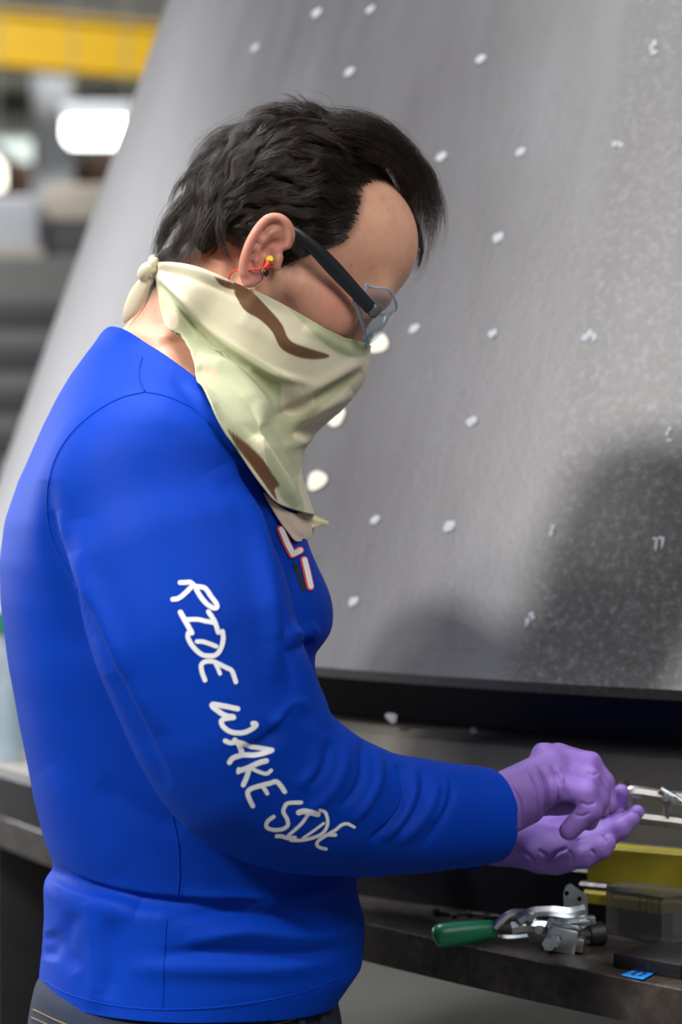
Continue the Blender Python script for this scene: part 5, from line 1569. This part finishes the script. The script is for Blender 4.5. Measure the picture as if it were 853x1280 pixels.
A = grow(700, .070, 12, 500, .0200, .55); STR.append((to_w(A.reshape(-1, 3)).reshape(A.shape), 6e-5))
def lock(pts, n, spread, tip, taper=1.0):
    """a single lock along a line given where it hangs"""
    P = spline([at(*p) for p in pts], 14); out = []
    for i in range(n):
        o0 = RNG.normal(0, spread, 3); o1 = RNG.normal(0, tip, 3); t = np.linspace(0, 1, 14)[:, None]
        sh = P + o0 * (1 - t) + o1 * t + .0012 * np.sin(t * 9 + RNG.random() * 6) * RNG.normal(0, 1, 3)
        m = int(14 * (1 - .3 * RNG.random())); sh = np.array([np.interp(np.linspace(0, m - 1, 14), np.arange(14), sh[:, k]) for k in range(3)]).T
        out.append(sh)
    STR.append((np.array(out), 1.1e-4))
# forelock hanging beyond the brow
for (pts, n, a, b) in (
    ([(468, 165, 2.31), (500, 184, 2.33), (522, 212, 2.34), (530, 248, 2.345), (526, 285, 2.345), (516, 318, 2.35)], 240, .0060, .0085),
    ([(478, 170, 2.32), (510, 192, 2.345), (534, 225, 2.36), (542, 262, 2.362), (538, 296, 2.36), (526, 322, 2.36)], 240, .0065, .0080),
    ([(470, 175, 2.30), (498, 200, 2.315), (516, 228, 2.325), (522, 262, 2.33), (519, 296, 2.335)], 160, .0055, .0075),
    ([(500, 190, 2.34), (528, 212, 2.355), (545, 246, 2.36), (548, 276, 2.36), (541, 300, 2.36)], 160, .0040, .0050),
    ([(520, 235, 2.35), (536, 276, 2.355), (536, 310, 2.355), (528, 338, 2.355), (514, 356, 2.355), (500, 364, 2.355)], 14, .0022, .0030),
    ([(520, 225, 2.35), (538, 262, 2.355), (543, 300, 2.355), (535, 335, 2.355), (522, 350, 2.355)], 10, .0025, .0030),
    ([(512, 196, 2.35), (534, 208, 2.355), (544, 226, 2.355), (536, 240, 2.355), (538, 262, 2.355)], 40, .0018, .0025),
    ([(425, 160, 2.265), (460, 163, 2.275), (490, 183, 2.295), (508, 212, 2.315), (518, 245, 2.328), (520, 282, 2.335)], 300, .0065, .0060),
    ([(438, 168, 2.262), (472, 178, 2.275), (497, 203, 2.295), (509, 232, 2.312), (515, 262, 2.325), (519, 298, 2.335)], 300, .0060, .0045),
    ([(452, 184, 2.262), (480, 196, 2.275), (497, 216, 2.295), (506, 243, 2.312), (513, 272, 2.326), (517, 300, 2.334)], 220, .0050, .0035),
    ([(415, 152, 2.275), (453, 153, 2.285), (487, 170, 2.30), (513, 202, 2.325), (529, 238, 2.34), (536, 276, 2.345), (532, 312, 2.35)], 320, .0060, .0070),
    ([(430, 158, 2.29), (466, 160, 2.30), (497, 181, 2.32), (520, 212, 2.335), (535, 248, 2.345), (541, 282, 2.35)], 260, .0060, .0065),
    # wisps at the crown
    ([(385, 150, 2.29), (360, 137, 2.285), (335, 134, 2.285), (314, 140, 2.285), (304, 152, 2.287), (299, 164, 2.29)], 60, .0028, .0016),
    ([(400, 146, 2.29), (372, 132, 2.285), (345, 131, 2.285), (322, 139, 2.285), (310, 148, 2.287)], 60, .0030, .0030),
    ([(390, 145, 2.30), (376, 130, 2.30), (362, 120, 2.30), (350, 119, 2.30), (345, 124, 2.30)], 16, .0016, .0010),
    ([(398, 142, 2.30), (385, 127, 2.30), (372, 117, 2.30), (360, 122, 2.30)], 12, .0016, .0012),
    ([(420, 150, 2.29), (400, 136, 2.285), (382, 130, 2.285), (360, 134, 2.285)], 90, .0030, .0030),
    # back locks curling off the head
    ([(255, 205, 2.28), (232, 222, 2.275), (218, 240, 2.275), (213, 258, 2.275), (215, 268, 2.275)], 70, .0030, .0018),
    ([(240, 250, 2.265), (215, 275, 2.262), (202, 300, 2.265), (196, 322, 2.268), (194, 335, 2.27)], 300, .0055, .0035),
    ([(250, 270, 2.25), (228, 295, 2.245), (215, 318, 2.248), (208, 338, 2.25)], 260, .0060, .0045),
    ([(265, 265, 2.235), (250, 290, 2.230), (240, 315, 2.230), (236, 338, 2.232)], 160, .0050, .0050),
    ([(282, 262, 2.228), (275, 285, 2.223), (280, 308, 2.222), (292, 332, 2.222)], 130, .0035, .0018),
    # sideburn tufts by the temple
    ([(368, 285, 2.222), (372, 300, 2.219), (376, 314, 2.219), (388, 324, 2.220)], 40, .0020, .0025),
    ([(362, 290, 2.222), (364, 304, 2.219), (370, 313, 2.220), (378, 317, 2.221)], 30, .0018, .0025)):
    lock(pts, n, a, b)
sizes = []; pos = []; rad = []
for (W, r) in STR:
    n, m = W.shape[:2]; sizes += [m] * n; pos.append(W.reshape(-1, 3))
    tr = np.linspace(0, 1, m); rad.append(np.tile(r * (1.0 - .75 * tr ** 2), n))
hc_ = bpy.data.hair_curves.new('hair'); hc_.add_curves(sizes)
hc_.attributes['position'].data.foreach_set('vector', np.concatenate(pos).astype(F32).ravel())
ra = hc_.attributes.get('radius') or hc_.attributes.new('radius', 'FLOAT', 'POINT')
ra.data.foreach_set('value', np.concatenate(rad).astype(F32))
hc_.materials.append(m_hair)
hair = bpy.data.objects.new('hair', hc_); COL.objects.link(hair); hair.parent = man; hair.matrix_parent_inverse = Matrix.Translation(-Vector(man.location))
hair['label'] = 'dark brown wavy hair combed back'; hair['kind'] = 'stuff'
